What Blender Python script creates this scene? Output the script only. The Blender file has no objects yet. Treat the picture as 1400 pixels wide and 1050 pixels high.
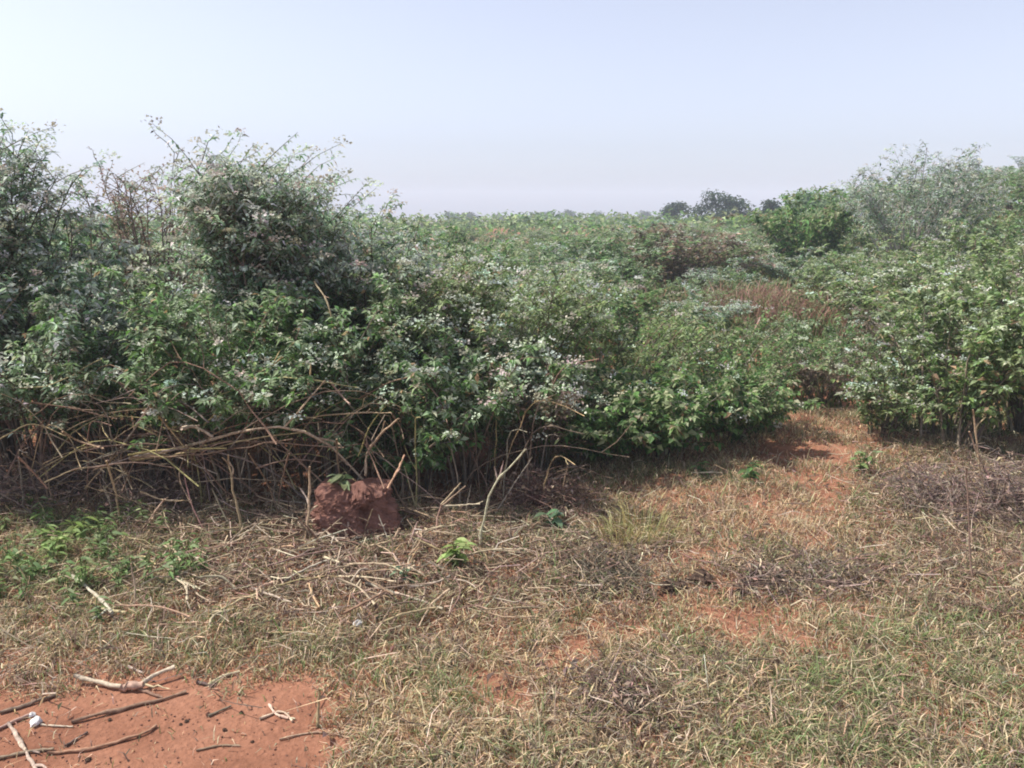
import bpy, math
import numpy as np
from math import radians, sin, cos, tan, pi

# ------------------------------------------------------------------ camera, sky, sun, exposure
scene = bpy.context.scene
EYE = 1.6
PITCH = radians(12.3)
FPX = 1099.0                                   # focal length in pixels of the 1400 x 1050 photograph
cam_data = bpy.data.cameras.new('camera')
cam_data.sensor_width = 36.0
cam_data.lens = 36.0 * FPX / 1400.0
cam_data.clip_start = 0.05
cam_data.clip_end = 6000.0
cam = bpy.data.objects.new('camera', cam_data)
cam.location = (0, 0, EYE)
cam.rotation_euler = (pi / 2 - PITCH, 0, 0)
scene.collection.objects.link(cam)
scene.camera = cam

SUN_EL = radians(55)
SUN_AZ = radians(-85)                         # compass-like angle from +Y, negative = to the left
world = bpy.data.worlds.new('World')
scene.world = world
world.use_nodes = True
wn = world.node_tree.nodes
wl = world.node_tree.links
wn.clear()
wout = wn.new('ShaderNodeOutputWorld')
wbg = wn.new('ShaderNodeBackground')
wsky = wn.new('ShaderNodeTexSky')
wsky.sky_type = 'NISHITA'
wsky.sun_disc = False
wsky.sun_elevation = SUN_EL
wsky.sun_rotation = SUN_AZ
wsky.altitude = 0
wsky.air_density = 1.0
wsky.dust_density = 1.6
wsky.ozone_density = 1.5
whs = wn.new('ShaderNodeHueSaturation')
whs.inputs['Saturation'].default_value = 0.36
whs.inputs['Value'].default_value = 1.0
wbg.inputs['Strength'].default_value = 0.091
wtint = wn.new('ShaderNodeMix')
wtint.data_type = 'RGBA'
wtint.blend_type = 'MULTIPLY'
wtint.inputs['Factor'].default_value = 1.0
wtint.inputs['B'].default_value = (0.93, 0.95, 1.09, 1)          # pale lavender cast of the hazy sky, the same all over
wl.new(wsky.outputs['Color'], whs.inputs['Color'])
wl.new(whs.outputs['Color'], wtint.inputs['A'])
wl.new(wtint.outputs['Result'], wbg.inputs['Color'])
wl.new(wbg.outputs['Background'], wout.inputs['Surface'])

sun_data = bpy.data.lights.new('sun', 'SUN')
sun_data.energy = 3.3
sun_data.angle = radians(1.2)
sun_data.color = (1.0, 0.95, 0.87)
sun = bpy.data.objects.new('sun', sun_data)
sun.rotation_euler = (pi / 2 - SUN_EL, 0, pi - SUN_AZ)
sun.location = (-20, 0, 40)
scene.collection.objects.link(sun)

scene.view_settings.view_transform = 'Standard'
scene.view_settings.look = 'None'
scene.view_settings.gamma = 1.0
scene.view_settings.use_curve_mapping = False
scene.view_settings.exposure = 1.05
scene.cycles.use_denoising = True
scene.cycles.max_bounces = 6
scene.cycles.diffuse_bounces = 3
scene.cycles.transmission_bounces = 4
scene.cycles.volume_bounces = 1
scene.cycles.transparent_max_bounces = 4
scene.cycles.filter_width = 1.9

# ------------------------------------------------------------------ helpers
C = scene.collection
RNG = np.random.default_rng(7)


def sstep(a, b, x):
    t = np.clip((np.asarray(x, float) - a) / (b - a), 0, 1)
    return t * t * (3 - 2 * t)


def _hash(i, j, s):
    n = (i * 374761393 + j * 668265263 + s * 1442695041) & 0xffffffff
    n = ((n ^ (n >> 13)) * 1274126177) & 0xffffffff
    return ((n ^ (n >> 16)) & 0xffff) / 65535.0


def vnoise(x, y, scale, seed=0):
    x = np.asarray(x, float) / scale
    y = np.asarray(y, float) / scale
    i = np.floor(x).astype(np.int64)
    j = np.floor(y).astype(np.int64)
    fx = x - i
    fy = y - j
    fx = fx * fx * (3 - 2 * fx)
    fy = fy * fy * (3 - 2 * fy)
    a = _hash(i, j, seed)
    b = _hash(i + 1, j, seed)
    c = _hash(i, j + 1, seed)
    d = _hash(i + 1, j + 1, seed)
    return (a * (1 - fx) + b * fx) * (1 - fy) + (c * (1 - fx) + d * fx) * fy


def height(x, y):
    """Terrain: a level clearing, scrub land behind it, a low hill to the right."""
    x = np.asarray(x, float)
    y = np.asarray(y, float)
    hill = 2.3 * sstep(1.5, 14.0, x - 0.30 * (y - 12.0)) * sstep(8.0, 27.0, y)
    gentle = 0.04 * sstep(14.0, 45.0, y)
    fall = -6.5 * sstep(70.0, 190.0, y) - 2.5 * sstep(60, 140, y) * sstep(15, 60, x)
    near = sstep(12.0, 8.0, y)
    bumps = (0.050 * (vnoise(x, y, 0.9, 3) - 0.5) + 0.030 * (vnoise(x, y, 0.35, 4) - 0.5)
             + 0.016 * (vnoise(x, y, 0.14, 5) - 0.5))
    dirt = 1.0 - 0.75 * sstep(-0.5, -0.75, x + 0.25 * (y - 2.3)) * sstep(2.75, 2.55, y)
    wide = 0.35 * (vnoise(x, y, 9.0, 6) - 0.5) * sstep(7.0, 14.0, y)
    return hill + gentle + fall + near * bumps * dirt + wide


CP, SP = cos(PITCH), sin(PITCH)


def ray(px, py):
    u = (px - 700.0) / FPX
    v = (525.0 - py) / FPX
    return np.array([u, CP + v * SP, -SP + v * CP])


def gp(px, py, lift=0.0):
    """Point on the ground seen at a photograph pixel."""
    d = ray(px, py)
    z = 0.0
    for _ in range(6):
        t = (z - EYE) / d[2]
        z = float(height(d[0] * t, d[1] * t))
    return np.array([d[0] * t, d[1] * t, z + lift])


def at(px, py, Y):
    """Point on a photograph pixel's direction at a known forward distance."""
    d = ray(px, py)
    t = Y / d[1]
    return np.array([d[0] * t, Y, EYE + d[2] * t])


def to_px(x, y, z):
    dz = z - EYE
    dep = y * CP - dz * SP
    up = y * SP + dz * CP
    return 700 + FPX * x / dep, 525 - FPX * up / dep


def norm(v):
    return v / np.maximum(np.linalg.norm(v, axis=-1, keepdims=True), 1e-9)


class MB:
    """Collects triangles with a colour per vertex; build() links them as one mesh object."""

    def __init__(self):
        self.V, self.F, self.K, self.n = [], [], [], 0

    def add(self, V, F, col):
        V = np.asarray(V, float).reshape(-1, 3)
        F = np.asarray(F, np.int64).reshape(-1, 3)
        col = np.asarray(col, float)
        if col.ndim == 1:
            col = np.broadcast_to(col, (len(V), 3))
        self.V.append(V)
        self.F.append(F + self.n)
        self.K.append(col)
        self.n += len(V)

    def mesh(self, name, mat, smooth=False):
        V = np.concatenate(self.V)
        F = np.concatenate(self.F)
        K = np.concatenate(self.K)
        me = bpy.data.meshes.new(name)
        me.vertices.add(len(V))
        me.vertices.foreach_set('co', V.astype(np.float32).ravel())
        me.loops.add(len(F) * 3)
        me.loops.foreach_set('vertex_index', F.astype(np.int32).ravel())
        me.polygons.add(len(F))
        me.polygons.foreach_set('loop_start', np.arange(0, len(F) * 3, 3, dtype=np.int32))
        me.polygons.foreach_set('use_smooth', np.full(len(F), smooth))
        at_ = me.attributes.new('Col', 'FLOAT_COLOR', 'POINT')
        rgba = np.ones((len(V), 4), np.float32)
        rgba[:, :3] = np.clip(K, 0, 1)
        at_.data.foreach_set('color', rgba.ravel())
        me.materials.append(mat)
        me.update(calc_edges=True)
        return me

    def build(self, name, mat, parent=None, smooth=False):
        o = bpy.data.objects.new(name, self.mesh(name, mat, smooth))
        C.objects.link(o)
        if parent is not None:
            o.parent = parent
        return o


def tubes(P, R, sides=4, cap=True):
    """Batch of tubes. P (n,K,3) centre lines, R (n,K) radii."""
    P = np.asarray(P, float)
    R = np.asarray(R, float)
    n, K, _ = P.shape
    T = norm(np.gradient(P, axis=1))
    ref = np.zeros((n, 1, 3))
    ref[..., 0] = 0.31
    ref[..., 1] = 0.17
    ref[..., 2] = 0.93
    mean = norm(P[:, -1:] - P[:, :1])
    flat = np.abs((mean * ref).sum(-1, keepdims=True)) > 0.8
    ref = np.where(flat, np.array([1.0, 0.2, 0.0]), ref)
    A = norm(np.cross(T, np.broadcast_to(ref, T.shape)))
    B = np.cross(T, A)
    ang = np.arange(sides) * 2 * pi / sides
    V = (P[:, :, None, :] + R[:, :, None, None] * (A[:, :, None, :] * np.cos(ang)[None, None, :, None]
         + B[:, :, None, :] * np.sin(ang)[None, None, :, None]))
    V = V.reshape(-1, 3)
    base = (np.arange(n) * K * sides)[:, None, None]
    k = (np.arange(K - 1) * sides)[None, :, None]
    s = np.arange(sides)[None, None, :]
    s2 = (np.arange(sides) + 1) % sides
    s2 = s2[None, None, :]
    a = base + k + s
    b = base + k + s2
    c = a + sides
    d = b + sides
    F = np.concatenate([np.stack([a, b, d], -1).reshape(-1, 3), np.stack([a, d, c], -1).reshape(-1, 3)])
    if cap and sides > 3:
        caps = []
        for kk in (0, K - 1):
            for q in range(1, sides - 1):
                b0 = (np.arange(n) * K * sides + kk * sides)
                tri = np.stack([b0, b0 + q, b0 + q + 1], -1)
                caps.append(tri[:, ::-1] if kk else tri)
        F = np.concatenate([F] + caps)
    return V, F


def leaves(P, D, N, L, W, fold=0.25, droop=0.25):
    """Batch of leaves: base P, pointing D, facing N, length L, half-fold and drooping tip. 5 verts, 4 triangles."""
    D = norm(D)
    S = norm(np.cross(D, N))
    U = np.cross(S, D)
    L = L[:, None]
    W = W[:, None]
    mid = P + D * L * 0.45
    tip = P + D * L - np.array([0, 0, 1.0]) * L * droop
    lft = mid + S * W * 0.5 + U * W * fold
    rgt = mid - S * W * 0.5 + U * W * fold
    V = np.stack([P, lft, tip, rgt, mid], 1).reshape(-1, 3)
    o = (np.arange(len(P)) * 5)[:, None]
    F = np.concatenate([o + np.array([[0, 4, 1]]), o + np.array([[0, 3, 4]]),
                        o + np.array([[1, 4, 2]]), o + np.array([[4, 3, 2]])])
    return V, F


def florets(P, D, N, L):
    """Batch of tiny petals: a bent quad each. 4 verts, 2 triangles."""
    D = norm(D)
    S = norm(np.cross(D, N)) * (L * 0.42)[:, None]
    U = norm(np.cross(S, D)) * (L * 0.22)[:, None]
    D = D * L[:, None]
    V = np.stack([P, P + D * 0.55 + S + U, P + D, P + D * 0.55 - S + U], 1).reshape(-1, 3)
    o = (np.arange(len(P)) * 4)[:, None]
    return V, np.concatenate([o + np.array([[0, 1, 2]]), o + np.array([[0, 2, 3]])])


def blades(P, D, H, W, bend):
    """Grass blades: root P, lean D (horizontal), height H, width W. 5 verts, 3 triangles."""
    n = len(P)
    a = RNG.random(n) * 2 * pi
    S = np.stack([np.cos(a), np.sin(a), np.zeros(n)], 1) * W[:, None] * 0.5
    up = np.array([0, 0, 1.0])
    b = bend[:, None]
    Hc = H[:, None]
    m = P + up * Hc * 0.6 + D * Hc * b * 0.45
    t = P + up * Hc * np.clip(1 - 0.5 * b, 0.15, 1) + D * Hc * b * 1.2
    V = np.stack([P - S, P + S, m - S * 0.8, m + S * 0.8, t], 1).reshape(-1, 3)
    o = (np.arange(n) * 5)[:, None]
    F = np.concatenate([o + np.array([[0, 1, 3]]), o + np.array([[0, 3, 2]]), o + np.array([[2, 3, 4]])])
    return V, F


def randdir(n, rng, zlo=-1.0, zhi=1.0):
    a = rng.random(n) * 2 * pi
    z = zlo + rng.random(n) * (zhi - zlo)
    r = np.sqrt(np.clip(1 - z * z, 0, 1))
    return np.stack([r * np.cos(a), r * np.sin(a), z], 1)


def pick(pal, n, rng, weights=None, jit=0.18):
    pal = np.asarray(pal, float)
    idx = rng.choice(len(pal), n, p=None if weights is None else np.asarray(weights) / np.sum(weights))
    c = pal[idx]
    return np.clip(c * (1 + jit * rng.normal(size=(n, 1))) * (1 + 0.06 * rng.normal(size=(n, 3))), 0.004, 0.95)


def empty(name, loc):
    o = bpy.data.objects.new(name, None)
    o.empty_display_size = 0.1
    o.location = loc
    C.objects.link(o)
    return o


def tag(o, label=None, cat=None, group=None, kind=None):
    if label:
        o['label'] = label
    if cat:
        o['category'] = cat
    if group:
        o['group'] = group
    if kind:
        o['kind'] = kind
    return o


def copy_tree(o, parent=None):
    c = o.copy()
    C.objects.link(c)
    c.parent = parent
    for ch in list(o.children):
        copy_tree(ch, c)
    return c


# ------------------------------------------------------------------ materials (procedural)
def new_mat(name):
    m = bpy.data.materials.new(name)
    m.use_nodes = True
    nt = m.node_tree
    nt.nodes.clear()
    out = nt.nodes.new('ShaderNodeOutputMaterial')
    return m, nt, out


def leaf_mat(name, rough=0.5, trans=0.32, spec=0.4, nscale=60.0):
    m, nt, out = new_mat(name)
    N, L = nt.nodes, nt.links
    a = N.new('ShaderNodeAttribute')
    a.attribute_name = 'Col'
    no = N.new('ShaderNodeTexNoise')
    no.inputs['Scale'].default_value = nscale
    tc = N.new('ShaderNodeTexCoord')
    L.new(tc.outputs['Object'], no.inputs['Vector'])
    mr = N.new('ShaderNodeMapRange')
    mr.inputs['From Min'].default_value = 0.3
    mr.inputs['From Max'].default_value = 0.7
    mr.inputs['To Min'].default_value = 0.78
    mr.inputs['To Max'].default_value = 1.22
    L.new(no.outputs['Fac'], mr.inputs['Value'])
    mx = N.new('ShaderNodeMix')
    mx.data_type = 'RGBA'
    mx.blend_type = 'MULTIPLY'
    mx.inputs['Factor'].default_value = 1.0
    L.new(a.outputs['Color'], mx.inputs['A'])
    L.new(mr.outputs['Result'], mx.inputs['B'])
    p = N.new('ShaderNodeBsdfPrincipled')
    p.inputs['Roughness'].default_value = rough
    p.inputs['Specular IOR Level'].default_value = spec
    L.new(mx.outputs['Result'], p.inputs['Base Color'])
    if trans > 0:
        t = N.new('ShaderNodeBsdfTranslucent')
        hs = N.new('ShaderNodeHueSaturation')
        hs.inputs['Saturation'].default_value = 1.1
        hs.inputs['Value'].default_value = 1.25
        L.new(mx.outputs['Result'], hs.inputs['Color'])
        L.new(hs.outputs['Color'], t.inputs['Color'])
        ms = N.new('ShaderNodeMixShader')
        ms.inputs['Fac'].default_value = trans
        L.new(p.outputs['BSDF'], ms.inputs[1])
        L.new(t.outputs['BSDF'], ms.inputs[2])
        L.new(ms.outputs['Shader'], out.inputs['Surface'])
    else:
        L.new(p.outputs['BSDF'], out.inputs['Surface'])
    return m


def bark_mat(name, rough=0.85, scale=45.0, bump=0.5):
    m, nt, out = new_mat(name)
    N, L = nt.nodes, nt.links
    a = N.new('ShaderNodeAttribute')
    a.attribute_name = 'Col'
    tc = N.new('ShaderNodeTexCoord')
    no = N.new('ShaderNodeTexNoise')
    no.inputs['Scale'].default_value = scale
    no.inputs['Detail'].default_value = 6
    L.new(tc.outputs['Object'], no.inputs['Vector'])
    mr = N.new('ShaderNodeMapRange')
    mr.inputs['From Min'].default_value = 0.3
    mr.inputs['From Max'].default_value = 0.7
    mr.inputs['To Min'].default_value = 0.6
    mr.inputs['To Max'].default_value = 1.3
    L.new(no.outputs['Fac'], mr.inputs['Value'])
    mx = N.new('ShaderNodeMix')
    mx.data_type = 'RGBA'
    mx.blend_type = 'MULTIPLY'
    mx.inputs['Factor'].default_value = 1.0
    L.new(a.outputs['Color'], mx.inputs['A'])
    L.new(mr.outputs['Result'], mx.inputs['B'])
    p = N.new('ShaderNodeBsdfPrincipled')
    p.inputs['Roughness'].default_value = rough
    p.inputs['Specular IOR Level'].default_value = 0.2
    L.new(mx.outputs['Result'], p.inputs['Base Color'])
    bp = N.new('ShaderNodeBump')
    bp.inputs['Strength'].default_value = bump
    bp.inputs['Distance'].default_value = 0.004
    L.new(no.outputs['Fac'], bp.inputs['Height'])
    L.new(bp.outputs['Normal'], p.inputs['Normal'])
    L.new(p.outputs['BSDF'], out.inputs['Surface'])
    return m


def soil_mat(name, cols, scale=3.0, bump=0.6, dist=0.02):
    m, nt, out = new_mat(name)
    N, L = nt.nodes, nt.links
    tc = N.new('ShaderNodeTexCoord')
    n1 = N.new('ShaderNodeTexNoise')
    n1.inputs['Scale'].default_value = scale
    n1.inputs['Detail'].default_value = 8
    n1.inputs['Roughness'].default_value = 0.6
    n2 = N.new('ShaderNodeTexNoise')
    n2.inputs['Scale'].default_value = scale * 14
    n2.inputs['Detail'].default_value = 8
    n2.inputs['Roughness'].default_value = 0.7
    vo = N.new('ShaderNodeTexVoronoi')
    vo.inputs['Scale'].default_value = scale * 22
    for q in (n1, n2, vo):
        L.new(tc.outputs['Object'], q.inputs['Vector'])
    cr = N.new('ShaderNodeValToRGB')
    els = cr.color_ramp.elements
    els[0].position = 0.30
    els[0].color = (*cols[0], 1)
    els[1].position = 0.72
    els[1].color = (*cols[2], 1)
    e = els.new(0.5)
    e.color = (*cols[1], 1)
    L.new(n1.outputs['Fac'], cr.inputs['Fac'])
    mr = N.new('ShaderNodeMapRange')
    mr.inputs['From Min'].default_value = 0.3
    mr.inputs['From Max'].default_value = 0.75
    mr.inputs['To Min'].default_value = 0.75
    mr.inputs['To Max'].default_value = 1.2
    L.new(n2.outputs['Fac'], mr.inputs['Value'])
    mx = N.new('ShaderNodeMix')
    mx.data_type = 'RGBA'
    mx.blend_type = 'MULTIPLY'
    mx.inputs['Factor'].default_value = 1.0
    L.new(cr.outputs['Color'], mx.inputs['A'])
    L.new(mr.outputs['Result'], mx.inputs['B'])
    p = N.new('ShaderNodeBsdfPrincipled')
    p.inputs['Roughness'].default_value = 0.95
    p.inputs['Specular IOR Level'].default_value = 0.15
    L.new(mx.outputs['Result'], p.inputs['Base Color'])
    ad = N.new('ShaderNodeMath')
    ad.operation = 'MULTIPLY_ADD'
    ad.inputs[1].default_value = 0.35
    L.new(vo.outputs['Distance'], ad.inputs[0])
    L.new(n2.outputs['Fac'], ad.inputs[2])
    bp = N.new('ShaderNodeBump')
    bp.inputs['Strength'].default_value = bump
    bp.inputs['Distance'].default_value = dist
    L.new(ad.outputs['Value'], bp.inputs['Height'])
    L.new(bp.outputs['Normal'], p.inputs['Normal'])
    L.new(p.outputs['BSDF'], out.inputs['Surface'])
    return m


M_LEAF = leaf_mat('leaf', rough=0.62, trans=0.44, spec=0.3)
M_BLOOM = leaf_mat('bloom', rough=0.8, trans=0.25, spec=0.2)
M_GRASS = leaf_mat('grass_blade', rough=0.6, trans=0.25, spec=0.3)
M_DRYLEAF = leaf_mat('dry_leaf', rough=0.8, trans=0.12, spec=0.2)
M_BARK = bark_mat('bark')
M_STICK = bark_mat('dry_wood', scale=70)
M_SOIL = soil_mat('red_soil', [(0.19, 0.082, 0.049), (0.28, 0.128, 0.077), (0.345, 0.17, 0.107)], 2.6, 0.7, 0.014)
M_MOUND = soil_mat('mound_soil', [(0.19, 0.092, 0.07), (0.30, 0.15, 0.112), (0.38, 0.21, 0.165)], 14.0, 0.9, 0.015)
M_CLOD = soil_mat('dark_clod', [(0.05, 0.032, 0.025), (0.085, 0.055, 0.04), (0.13, 0.085, 0.06)], 9.0, 0.8, 0.01)
M_STONE = soil_mat('pale_stone', [(0.60, 0.58, 0.55), (0.72, 0.71, 0.69), (0.8, 0.79, 0.77)], 12.0, 0.4, 0.004)

# ------------------------------------------------------------------ ground
def build_ground():
    xs = np.concatenate([-np.geomspace(6.0, 600, 34)[::-1], np.linspace(-5.7, -3.2, 20),
                         np.arange(-3.1, 4.2, 0.045), np.linspace(4.3, 9, 36), np.geomspace(9.4, 600, 50)])
    ys = np.concatenate([-np.geomspace(1.0, 100, 12)[::-1], np.linspace(-0.6, 1.6, 14),
                         np.arange(1.7, 6.4, 0.045), np.linspace(6.5, 12, 40), np.geomspace(12.4, 600, 60)])
    X, Y = np.meshgrid(xs, ys)
    Z = height(X, Y)
    Z = np.where((Y > 0) | (np.abs(X) < 1e9), Z, Z)
    nx, ny = len(xs), len(ys)
    V = np.stack([X, Y, Z], -1).reshape(-1, 3)
    i = np.arange(nx - 1)[None, :] + (np.arange(ny - 1) * nx)[:, None]
    i = i.ravel()
    F = np.concatenate([np.stack([i, i + 1, i + nx + 1], 1), np.stack([i, i + nx + 1, i + nx], 1)])
    mb = MB()
    mb.add(V, F, (0.3, 0.13, 0.08))
    o = mb.build('ground', M_SOIL, smooth=True)
    tag(o, kind='structure')


build_ground()

# ------------------------------------------------------------------ shrubs
GREEN = [(0.060, 0.115, 0.035), (0.085, 0.15, 0.045), (0.045, 0.085, 0.032), (0.13, 0.19, 0.085), (0.24, 0.29, 0.18), (0.17, 0.13, 0.07)]
GREYG = [(0.085, 0.13, 0.065), (0.12, 0.17, 0.095), (0.06, 0.10, 0.055), (0.20, 0.25, 0.17), (0.32, 0.37, 0.29), (0.18, 0.15, 0.10)]
FRESH = [(0.060, 0.145, 0.035), (0.085, 0.19, 0.045), (0.04, 0.10, 0.03), (0.13, 0.23, 0.07), (0.24, 0.32, 0.15), (0.15, 0.13, 0.06)]
DRYP = [(0.20, 0.14, 0.11), (0.16, 0.11, 0.09), (0.27, 0.20, 0.16), (0.12, 0.10, 0.06), (0.22, 0.17, 0.15), (0.10, 0.11, 0.05)]
OLIVE = [(0.10, 0.14, 0.045), (0.14, 0.18, 0.06), (0.07, 0.10, 0.035), (0.19, 0.22, 0.10), (0.27, 0.29, 0.16), (0.22, 0.15, 0.08)]
def _tone(p, k):
    return [tuple(np.clip(np.array(c) * np.array(k), 0, 0.6)) for c in p]


GREYG = _tone(GREYG, (2.15, 2.15, 2.35))
GREEN = _tone(GREEN, (1.8, 1.7, 1.95))
OLIVE = _tone(OLIVE, (1.48, 1.58, 1.75))
FRESH = _tone(FRESH, (1.7, 1.32, 1.75))
DRYP = _tone(DRYP, (1.2, 1.2, 1.15))
W_STD = [0.30, 0.26, 0.16, 0.14, 0.09, 0.05]
BLOOM = [(0.52, 0.56, 0.46), (0.60, 0.63, 0.55), (0.44, 0.49, 0.36), (0.46, 0.43, 0.35)]


def shrub(seed, name, loc, H, R, stems=16, lats=14, per=12, L=0.065, wr=0.42, zlo=0.25, pal=GREEN, pw=W_STD, bloom=0.25,
          droop=0.3, bark=(0.16, 0.13, 0.10), single_stems=True, sparse=0.0, latlen=0.30, label=None, group=None,
          squash=(1.0, 1.0), bloompal=BLOOM, leafmat=None, bloomsize=0.015, sides=5, flat=0.35, cat='shrub', hmin=0.72, taper=0.55):
    rng = np.random.default_rng(seed)
    root = empty(name, loc)
    n, K = stems, 8
    a = rng.random(n) * 2 * pi
    u = np.sqrt(rng.random(n))
    r = R * u
    h = H * (hmin + (1 - hmin) * rng.random(n)) * (1 - flat * u ** 2)
    h[0] = H
    t = np.linspace(0, 1, K)[None, :]
    b0 = R * 0.30 * np.sqrt(rng.random(n))
    ab = a + rng.normal(size=n) * 0.5
    P = np.zeros((n, K, 3))
    bend = (1.2 + rng.random(n) * 0.9)[:, None]
    P[..., 0] = (b0 * np.cos(ab))[:, None] + (r * np.cos(a))[:, None] * t ** bend
    P[..., 1] = (b0 * np.sin(ab))[:, None] + (r * np.sin(a))[:, None] * t ** bend
    P[..., 2] = h[:, None] * (1.12 * t - 0.12 * t ** 3) - 0.03
    wig = np.cumsum(rng.normal(size=(n, K, 3)) * 0.018 * H, axis=1) * t[..., None]
    wig[..., 2] *= 0.3
    P += wig
    P[..., 0] *= squash[0]
    P[..., 1] *= squash[1]
    rad = (0.004 + 0.0055 * H * (0.6 + 0.4 * rng.random(n)))[:, None] * (1 - 0.82 * t)
    bc = pick([bark, np.array(bark) * 1.5, np.array(bark) * 0.7], n, rng)
    if single_stems:
        for i in range(n):
            mb = MB()
            V, F = tubes(P[i:i + 1], rad[i:i + 1], sides)
            mb.add(V, F, bc[i])
            mb.build('stem', M_BARK, root, True)
    else:
        mb = MB()
        V, F = tubes(P, rad, 4)
        mb.add(V, F, np.repeat(bc, K * 4, 0))
        tag(mb.build('stem', M_BARK, root, True), kind='stuff')
    # side branches
    m = lats
    ts = zlo + (1 - zlo) * ((np.arange(m)[None, :] + rng.random((n, m))) / m) ** 0.72
    f = ts * (K - 1)
    k0 = np.minimum(f.astype(int), K - 2)
    w = (f - k0)[..., None]
    I = np.arange(n)[:, None]
    S = P[I, k0] * (1 - w) + P[I, k0 + 1] * w
    tang = norm(P[I, k0 + 1] - P[I, k0])
    S = S.reshape(-1, 3)
    tang = tang.reshape(-1, 3)
    nl = len(S)
    d = norm(randdir(nl, rng, -0.15, 0.65) + tang * 0.75)
    ll = latlen * (0.45 + 0.75 * rng.random(nl)) * (1.1 - taper * ts.ravel())
    KL = 4
    tt = np.linspace(0, 1, KL)[None, :, None]
    Q = S[:, None, :] + d[:, None, :] * ll[:, None, None] * tt
    Q[..., 2] -= (ll[:, None] * droop * 0.55) * tt[..., 0] ** 2
    Q += rng.normal(size=(nl, KL, 3)) * 0.012 * tt
    rl = np.broadcast_to((0.0028 + 0.0015 * rng.random(nl))[:, None] * (1 - 0.7 * tt[..., 0]), (nl, KL))
    mb = MB()
    V, F = tubes(Q, rl, 3)
    mb.add(V, F, np.repeat(pick([np.array(bark) * 1.1, (0.12, 0.14, 0.07)], nl, rng), KL * 3, 0))
    tag(mb.build('branching', M_BARK, root, True), kind='stuff')
    # leaves in opposite pairs along side branches
    if per > 0:
        s = (np.arange(per)[None, :] // 2 + 0.6 + 0.3 * rng.random((nl, per))) / (per / 2 + 0.4)
        s = np.clip(0.12 + 0.88 * s, 0, 1)
        fq = s * (KL - 1)
        q0 = np.minimum(fq.astype(int), KL - 2)
        w = (fq - q0)[..., None]
        I = np.arange(nl)[:, None]
        Pl = (Q[I, q0] * (1 - w) + Q[I, q0 + 1] * w).reshape(-1, 3)
        ax = norm(Q[I, q0 + 1] - Q[I, q0]).reshape(-1, 3)
        side = norm(np.cross(ax, np.array([0, 0, 1.0]) + rng.normal(size=(len(ax), 3)) * 0.35))
        sg = np.where(np.arange(per)[None, :] % 2 == 0, 1.0, -1.0)
        sg = np.broadcast_to(sg, (nl, per)).reshape(-1, 1)
        D = norm(side * sg + ax * 0.55 + rng.normal(size=ax.shape) * 0.28 + np.array([0, 0, -droop]))
        Nn = norm(np.array([0, 0, 1.0]) + rng.normal(size=ax.shape) * 0.45)
        keep = rng.random(len(Pl)) > sparse
        Pl, D, Nn = Pl[keep], D[keep], Nn[keep]
        nn = len(Pl)
        Ls = L * (0.55 + 0.75 * rng.random(nn))
        V, F = leaves(Pl, D, Nn, Ls, Ls * wr * (0.8 + 0.4 * rng.random(nn)), 0.18, droop * 0.6)
        # colour drifts from branch to branch as well as leaf to leaf
        bt = np.repeat(1 + 0.22 * rng.normal(size=nl), per)[keep]
        cols = pick(pal, nn, rng, pw) * np.clip(bt, 0.55, 1.6)[:, None]
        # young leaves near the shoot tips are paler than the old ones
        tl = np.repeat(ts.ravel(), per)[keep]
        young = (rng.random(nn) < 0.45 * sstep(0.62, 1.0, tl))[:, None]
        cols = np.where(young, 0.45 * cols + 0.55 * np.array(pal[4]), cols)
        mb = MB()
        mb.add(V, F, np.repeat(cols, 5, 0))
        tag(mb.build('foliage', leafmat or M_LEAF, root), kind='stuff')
    # flower heads at branch ends
    if bloom > 0:
        bunch = np.repeat(rng.random(n) < 0.6, m) * 1.5 + 0.1        # some stems bloom, others hardly
        hi = np.where((rng.random(nl) < bloom * bunch) & (ts.ravel() > 0.5))[0]
        if len(hi):
            nf = 18
            c = np.repeat(Q[hi, -1], nf, 0)
            sz = np.repeat(0.6 + 0.7 * rng.random(len(hi)), nf)[:, None]
            off = randdir(len(c), rng, -0.1, 1.0) * (bloomsize * 3.6 * rng.random((len(c), 1)) ** 0.5) * sz
            off[:, 2] *= 0.6
            c = c + off
            D = randdir(len(c), rng, -0.2, 0.8)
            Nn = norm(np.array([0, 0, 1.0]) + rng.normal(size=c.shape) * 0.6)
            Ls = bloomsize * (0.7 + 0.7 * rng.random(len(c)))
            V, F = florets(c, D, Nn, Ls)
            hc = np.repeat(pick(bloompal, len(hi), rng, jit=0.12), nf, 0) * (1 + 0.1 * rng.normal(size=(len(c), 1)))
            mb = MB()
            mb.add(V, F, np.repeat(hc, 4, 0))
            tag(mb.build('bloom', M_BLOOM, root), kind='stuff')
    if label:
        tag(root, label, cat, group)
    return root


def spot(px, Y):
    """Ground position at forward distance Y below photograph column px."""
    z = float(height(0, Y))
    x = 0.0
    for _ in range(4):
        dep = Y * CP - (z - EYE) * SP
        x = (px - 700.0) / FPX * dep
        z = float(height(x, Y))
    return (x, Y, z)


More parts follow.
